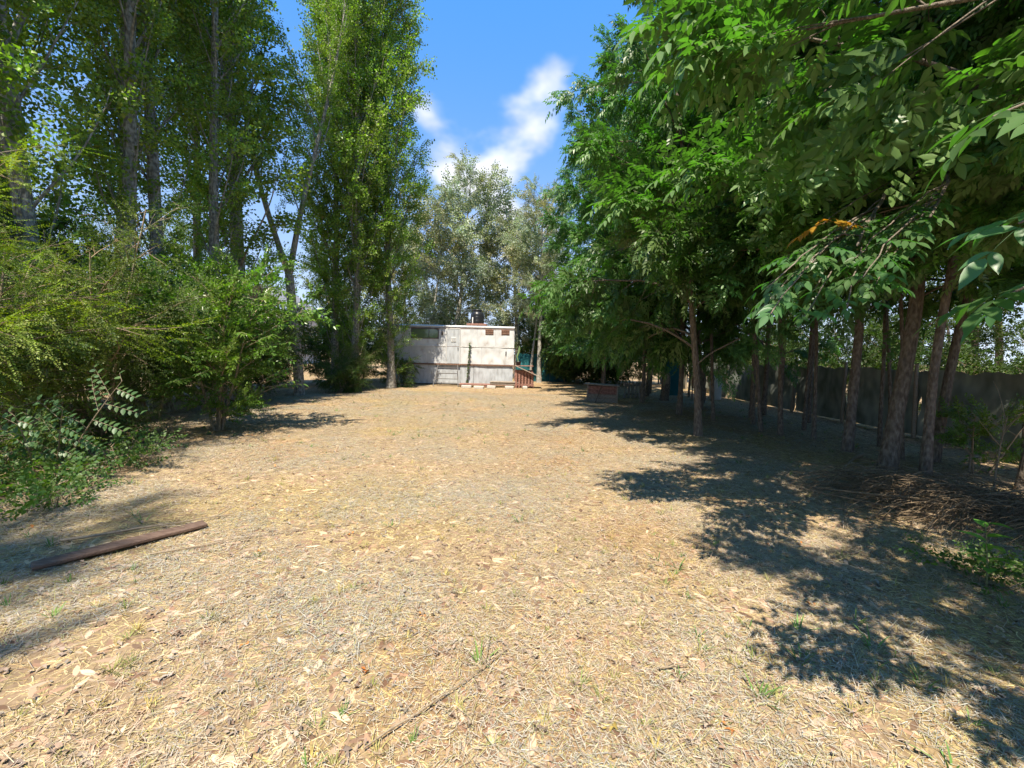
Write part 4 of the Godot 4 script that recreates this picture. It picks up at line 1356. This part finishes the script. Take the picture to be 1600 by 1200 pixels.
func build_trees() -> void:
	# the poplar row; a second file stands behind it
	var row := "tall poplar outside the view whose shadow falls across the straw"
	var g1 := "poplars in the front row"
	var spots := [[-9.4, 3.0, 0.16], [-8.8, 5.6, 0.17], [-8.4, 7.4, 0.16], [-8.6, 9.3, 0.2], [-8.5, 10.0, 0.15], [-8.2, 11.6, 0.17], [-8.4, 12.9, 0.25], [-5.8, -6.2, 0.18], [-4.9, -7.6, 0.18]]
	var models := []
	var who := {1: "tall poplar rising straight behind the yellow green arching shrub", 2: "tall poplar rising behind the taller fine leaved shrub", 3: "thick pale poplar trunk rising behind the privet", 4: "slimmer poplar close beside the thick pale trunk behind the privet", 5: "poplar with bare pale side branches between privet and forked poplar", 6: "thickest poplar trunk, next to the forked poplar"}
	for k in spots.size():
		if k in [2, 3, 4]:
			models.append(poplar(who[k], on_ground(spots[k][0], spots[k][1]), 1000 + k, 18.0, 0.18, 0.1, 1.05, g1))
	for k in spots.size():
		if not k in [2, 3, 4]:
			var w: float = spots[k][2] / 0.18
			poplar_like(models[k % 3], who.get(k, row), on_ground(spots[k][0], spots[k][1]), k * 1.9, Vector3(w, 0.95 + (k * 37 % 5) * 0.04, w), g1)
	poplar("poplar whose slender trunk forks in two beside the dark shrubs", on_ground(-7.25, 14.2), 1020, 15.0, 0.17, 0.1, 0.8, "", 0.75, true)
	var clump := ["dense poplar overhanging the corner of the caravan", "poplar with long bare pale shoots in the clump before the caravan", "poplar in the clump before the caravan, beside the forked one"]
	var full := poplar(clump[0], on_ground(-5.3, 18.2), 1030, 19.0, 0.17, 0.015, 1.3, "", 2.2)
	poplar_like(full, clump[1], on_ground(-6.45, 17.0), 2.2, Vector3(1.0, 1.05, 1.0), "")
	poplar_like(full, clump[2], on_ground(-7.5, 17.6), 4.1, Vector3(1.0, 0.95, 1.0), "")
	var back := "poplar of the second file seen between the front trunks"
	for k in 5:
		poplar_like(models[(k + 1) % 3], back, on_ground(-11.2 + 0.4 * sin(k * 2.0), 4.5 + k * 2.5), k * 2.3, Vector3(1.05, 0.9 + (k * 29 % 4) * 0.05, 1.05), "poplars of the second file")
	# the ash row
	ash("ash with a smooth leaning trunk standing forward of the row", on_ground(3.91, 8.6), 1100, 10.5, 0.125, 0.2, 2.3, Vector3(-0.1, 0, 0.0), "")
	S.thick = ash("thick dark ash trunk with flared foot behind the brush pile", on_ground(5.73, 6.24), 1101, 11.5, 0.17, 0.34, 3.2, Vector3(0.03, 0, 0), "")
	ash("paler ash trunk close beside the thick flared one", on_ground(5.98, 5.9), 1102, 11.0, 0.1, 0.36, 3.3, Vector3(-0.02, 0, 0), "")
	ash("straight ash with a stubby scarred foot before the shade cloth", on_ground(6.05, 7.4), 1103, 11.0, 0.13, 0.3, 3.3, Vector3(-0.02, 0, 0), "")
	ash("ash trunk leaning away towards the shade cloth fence", on_ground(7.0, 6.8), 1104, 10.5, 0.12, 0.35, 2.7, Vector3(0.14, 0, -0.05), "")
	ash("rough reddish ash trunk standing past the bare forked sprout", on_ground(6.63, 5.25), 1105, 11.0, 0.15, 0.36, 3.3, Vector3(0.0, 0, 0), "")
	var slim := "slim ash trunk in the thicket before the shade cloth"
	var gs := "slim ash trunks in the thicket"
	for a in [[5.59, 9.2, 0.07, -0.06], [5.8, 8.85, 0.08, 0.0], [6.3, 8.55, 0.06, 0.03], [6.0, 10.2, 0.08, -0.03], [6.9, 9.7, 0.07, 0.05], [5.2, 10.6, 0.075, -0.04], [7.6, 8.2, 0.055, -0.05], [6.5, 11.2, 0.08, 0.02], [7.8, 10.8, 0.07, 0.03], [7.1, 7.9, 0.06, 0.0], [6.6, 6.9, 0.05, -0.02], [5.0, 12.2, 0.06, 0.02], [7.9, 6.3, 0.06, 0.04], [6.2, 9.5, 0.05, 0.04]]:
		ash(slim, on_ground(a[0], a[1]), 1110 + int(a[1] * 10), 9.5, a[2], 0.55, 2.5, Vector3(a[3], 0, 0), gs)
	var gf := "ash trees along the shady side"
	for a in [[4.7, 11.6, "next beyond the forward leaning one"], [5.9, 12.9, "behind the slim thicket"], [4.6, 14.6, "beside the reddish wooden box"], [5.6, 17.2, "beside the tree stump"], [4.1, 18.6, "behind the reddish wooden box"], [6.9, 15.0, "before the red chair"], [7.3, 12.0, "close against the shade cloth fence"], [4.6, 21.2, "at the dark far hedge"], [6.6, 20.0, "behind the tarp shelter"]]:
		ash("leafy low branched ash " + a[2], on_ground(a[0], a[1]), 1130 + int(a[1] * 10), 10.5 + fmod(a[1], 1.7), 0.12, 0.16, 2.45, Vector3(-0.02, 0, 0), gf)
	ash("ash outside the view that shades the near edge of the clearing", on_ground(4.8, 3.5), 1183, 10.5, 0.13, 0.34, 2.8, Vector3.ZERO, "ash trees beside the viewer")
	ash("ash outside the view that shades the near edge of the clearing", on_ground(3.9, -0.7), 1180, 9.0, 0.15, 0.3, 2.6, Vector3.ZERO, "ash trees beside the viewer")
	ash("ash outside the view that shades the near edge of the clearing", on_ground(4.3, -3.4), 1181, 10.0, 0.15, 0.3, 2.7, Vector3.ZERO, "ash trees beside the viewer")
	# grey leaved trees behind the caravan
	round_tree("grey_poplar", "broad silvery tree rising behind the black water tank", on_ground(-3.9, 26.5), 1200, 12.3, 0.22, 0.16, 3.6, S.grey, M.pale_bark, "", 44)
	round_tree("grey_poplar", "silvery tree behind the caravan's window end", on_ground(-7.0, 27.5), 1201, 9.5, 0.18, 0.15, 3.0, S.grey, M.pale_bark, "", 36)
	round_tree("grey_poplar", "silvery tree behind the teal screen fence", on_ground(0.3, 28.0), 1202, 10.0, 0.2, 0.15, 3.2, S.grey, M.pale_bark, "", 40)
	round_tree("grey_poplar", "pale forked tree standing before the teal screen fence", on_ground(1.55, 23.9), 1203, 10.5, 0.13, 0.3, 2.1, S.grey, M.pale_bark, "", 32)
	round_tree("slender_tree", "thin pale leaning tree beside the pale forked one", on_ground(1.0, 24.2), 1204, 7.5, 0.08, 0.4, 1.6, S.grey, M.pale_bark, "", 14, Vector3(0.1, 0, 0))
	round_tree("casuarina_tree", "wispy dark spire tree poking up beside the silvery one", on_ground(-5.2, 25.6), 1205, 10.3, 0.1, 0.3, 1.0, S.wisp, M.pale_bark, "", 30)
	# hedge that closes the far end and the field's edge
	var hl := "dark leafy shrub in the hedge closing the far end"
	for a in [[3.2, 24.6, 4.0], [4.6, 25.2, 4.4], [2.4, 26.4, 4.6], [-5.0, 30.5, 5.0], [0.8, 30.0, 5.0], [-8.5, 29.0, 5.0], [6.2, 25.0, 4.4], [8.0, 24.5, 4.5], [3.7, 23.6, 2.2], [5.2, 23.4, 2.4], [2.9, 25.6, 2.4]]:
		shrub("hedge_shrub", hl, on_ground(a[0], a[1]), 1300 + int(a[0] * 10), a[2], 3, 0.25, 10, 2.0, 1.8, S.bush, 0.4, 1.0, "shrubs of the far hedge")
	# trees past the shade cloth fence, in the sun
	var tb := "sunlit rounded tree in the field beyond shade cloth fence"
	var gb2 := "trees beyond the shade cloth fence"
	for a in [[13.5, 3.5, 8], [14.5, 8.0, 9], [13.8, 12.5, 8.5], [15, 17.0, 9.5], [14, 22.0, 9], [20, 10.0, 10], [21, 18.0, 11], [12.5, 27.0, 9]]:
		round_tree("field_tree", tb, on_ground(a[0], a[1]), 1400 + int(a[1] * 10), a[2], 0.16, 0.2, 3.0, S.field, M.ash_bark, gb2, 18)
	for k in 9:
		shrub("field_shrub", "sunlit leafy shrub just beyond the shade cloth fence", on_ground(11.3 + 0.6 * sin(k * 3.1), 2.0 + k * 2.5), 1500 + k, 2.6 + 0.8 * sin(k * 1.7), 3, 0.3, 7, 1.7, 1.8, S.bush, 0.4, 1.0, "shrubs beyond the shade cloth fence", Vector3.ZERO, 0.25)
	for k in 12:
		var az := -1.35 + k * 0.24
		round_tree("distant_tree", "distant tree on the horizon past the fields", Vector3(sin(az) * 70, 0, -cos(az) * 70), 1520 + k, 9.0 + 2.0 * sin(k * 2.2), 0.25, 0.1, 5.0, S.field, M.ash_bark, "distant trees on the horizon", 12)
	var wl := "rounded tree far across the field behind the poplars"
	for a in [[-24, 14.0, 8], [-28, 22.0, 9], [-22, 30.0, 9], [-16, 36.0, 10], [-30, 6.0, 8]]:
		round_tree("field_tree", wl, on_ground(a[0], a[1]), 1450 + int(a[1] * 10), a[2], 0.18, 0.12, 3.6, S.field, M.ash_bark, "trees across the field", 18)

func build_shrubs() -> void:
	var R := Vector3(1, 0, 0)
	shrub("arching_shrub", "yellow green arching shrub with feathery sprays at the weedy edge", on_ground(-6.35, 4.6), 800, 3.9, 5, 0.22, 11, 1.2, 1.5, S.arch, 0.45, 0.7, "", R * 0.4)
	shrub("arching_shrub", "taller fine leaved arching shrub with reddish tips by the privet", on_ground(-6.4, 6.5), 801, 3.9, 5, 0.22, 11, 1.25, 1.4, S.fine, 0.5, 1.2, "", R * 0.4)
	shrub("arching_shrub", "dark fine leaved shrub crowding under the yellow green one", on_ground(-7.0, 5.4), 802, 3.0, 4, 0.3, 10, 1.35, 1.4, S.fine, 0.4, 0.8)
	var dk := "dark leafy shrub growing between the poplar trunks"
	for a in [[-8.0, 6.4, 2.8], [-7.6, 8.8, 3.0], [-7.8, 10.6, 3.2], [-7.7, 12.4, 2.4], [-9.6, 9.0, 3.4], [-9.8, 12.0, 3.2], [-9.4, 14.6, 2.6], [-9.5, 5.0, 3.2], [-10.6, 4.4, 4.6], [-10.8, 7.2, 4.8], [-10.7, 10.2, 4.6], [-11.0, 13.0, 4.4], [-8.9, 7.8, 3.8]]:
		shrub("dark_shrub", dk, on_ground(a[0], a[1]), 810 + int(a[1] * 10), a[2], 3, 0.3, 8, 1.4, 1.8, S.bush, 0.5, 1.0, "dark shrubs between the poplars", Vector3.ZERO, 0.22)
	shrub("broad_shrub", "rounded shrub with drooping twigs before the caravan corner", on_ground(-5.3, 18.9), 840, 1.5, 3, 0.4, 5, 0.9, 1.8, S.bush, 0.3, 0.8, "", R * 0.5)
	shrub("broad_shrub", "small dark shrub at the foot of the forked poplar", on_ground(-6.4, 15.6), 841, 1.1, 4, 0.4, 6, 0.8, 1.8, S.bush, 0.4, 0.8)
	shrub("broad_shrub", "grey green upright shrub below the pale poplar shoots", on_ground(-6.2, 16.4), 842, 1.8, 5, 0.25, 8, 0.8, 1.4, S.fine, 0.8, 1.4)
	for a in [[-8.6, 19.5, 3.4], [-10.2, 17.5, 3.2], [-8.0, 22.0, 3.6]]:
		shrub("broad_shrub", "tall leafy shrub closing the gap behind the poplar clump", on_ground(a[0], a[1]), 850 + int(a[1]), a[2], 4, 0.3, 10, 1.4, 1.8, S.bush, 0.4, 1.0, "shrubs behind the poplar clump")
	# weeds along the near edge
	var wd := "dark green weed clump on the shady ground under the sapling"
	for a in [[-5.9, 4.3, 0.7], [-5.4, 3.9, 0.5], [-6.2, 5.2, 0.8], [-4.9, 4.4, 0.35], [-5.6, 3.4, 0.6], [-6.4, 6.2, 0.7], [-5.0, 5.4, 0.5], [-4.5, 3.9, 0.3]]:
		shrub("weed_clump", wd, on_ground(a[0], a[1]), 860 + int(a[1] * 10), a[2], 5, 0.7, 6, 0.5, 0.55, S.weed, 0.5, 1.0, "weeds under the sapling")
	shrub("weed_clump", "low green weed clump round the foot of the young plant", on_ground(3.62, 3.0), 880, 0.3, 5, 0.7, 7, 0.3, 0.55, S.weed, 0.5, 1.0)
	shrub("weed_clump", "green sprout among the ash trunks before the shade cloth", on_ground(6.9, 6.1), 881, 1.1, 3, 0.5, 4, 0.7, 1.3, S.privet, 0.5, 1.0)

func _ready() -> void:
	# camera
	var cam := Camera3D.new()
	cam.name = "camera"
	cam.fov = 85.4
	cam.near = 0.05
	cam.far = 2000.0
	cam.position = Vector3(0, 1.6, 0)
	cam.rotation_degrees = Vector3(-4.13, 0, 1.4)
	add_child(cam)
	cam.current = true
	# sky and exposure
	var env := Environment.new()
	env.background_mode = Environment.BG_SKY
	env.sky = Sky.new()
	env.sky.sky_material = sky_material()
	env.tonemap_mode = Environment.TONE_MAPPER_LINEAR
	env.tonemap_exposure = 1.95
	env.sdfgi_enabled = true
	env.ssao_enabled = true
	env.ssil_enabled = true
	var we := WorldEnvironment.new()
	we.name = "world_environment"
	we.environment = env
	add_child(we)
	# sun: high, behind the viewer
	var sun := DirectionalLight3D.new()
	sun.name = "sun"
	sun.light_energy = 1.6
	sun.light_color = Color(1.0, 0.955, 0.88)
	sun.light_angular_distance = 0.5
	sun.shadow_enabled = true
	add_child(sun)
	sun.look_at_from_position(Vector3.ZERO, Vector3(0.085, -0.87, -0.44))
	hills.seed = 7
	hills.frequency = 0.16
	hills.fractal_octaves = 3
	make_materials()
	make_sprays()
	build_ground()
	build_trailer()
	build_trees()
	build_shrubs()
	build_yard_things()
	build_near_plants()
	build_litter()

# blue sky with scattered fair weather clouds
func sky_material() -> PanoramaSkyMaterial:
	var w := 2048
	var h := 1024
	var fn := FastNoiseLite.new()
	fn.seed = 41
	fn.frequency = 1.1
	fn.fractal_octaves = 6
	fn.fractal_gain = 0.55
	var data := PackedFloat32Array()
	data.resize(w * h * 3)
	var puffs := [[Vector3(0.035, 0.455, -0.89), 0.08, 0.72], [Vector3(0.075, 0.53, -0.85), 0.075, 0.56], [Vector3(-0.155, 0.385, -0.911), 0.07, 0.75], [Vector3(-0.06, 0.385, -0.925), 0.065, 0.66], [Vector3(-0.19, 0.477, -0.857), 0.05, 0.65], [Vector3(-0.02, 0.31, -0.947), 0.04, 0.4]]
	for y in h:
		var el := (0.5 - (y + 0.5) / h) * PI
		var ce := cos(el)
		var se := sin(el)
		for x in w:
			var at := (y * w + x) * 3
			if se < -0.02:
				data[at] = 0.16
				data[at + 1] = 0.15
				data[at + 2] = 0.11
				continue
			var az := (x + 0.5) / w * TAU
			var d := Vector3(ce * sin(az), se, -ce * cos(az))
			var t := pow(1.0 - maxf(se, 0.0), 3.6)  # pale neutral glow added toward the horizon, to lift and neutralise the shade
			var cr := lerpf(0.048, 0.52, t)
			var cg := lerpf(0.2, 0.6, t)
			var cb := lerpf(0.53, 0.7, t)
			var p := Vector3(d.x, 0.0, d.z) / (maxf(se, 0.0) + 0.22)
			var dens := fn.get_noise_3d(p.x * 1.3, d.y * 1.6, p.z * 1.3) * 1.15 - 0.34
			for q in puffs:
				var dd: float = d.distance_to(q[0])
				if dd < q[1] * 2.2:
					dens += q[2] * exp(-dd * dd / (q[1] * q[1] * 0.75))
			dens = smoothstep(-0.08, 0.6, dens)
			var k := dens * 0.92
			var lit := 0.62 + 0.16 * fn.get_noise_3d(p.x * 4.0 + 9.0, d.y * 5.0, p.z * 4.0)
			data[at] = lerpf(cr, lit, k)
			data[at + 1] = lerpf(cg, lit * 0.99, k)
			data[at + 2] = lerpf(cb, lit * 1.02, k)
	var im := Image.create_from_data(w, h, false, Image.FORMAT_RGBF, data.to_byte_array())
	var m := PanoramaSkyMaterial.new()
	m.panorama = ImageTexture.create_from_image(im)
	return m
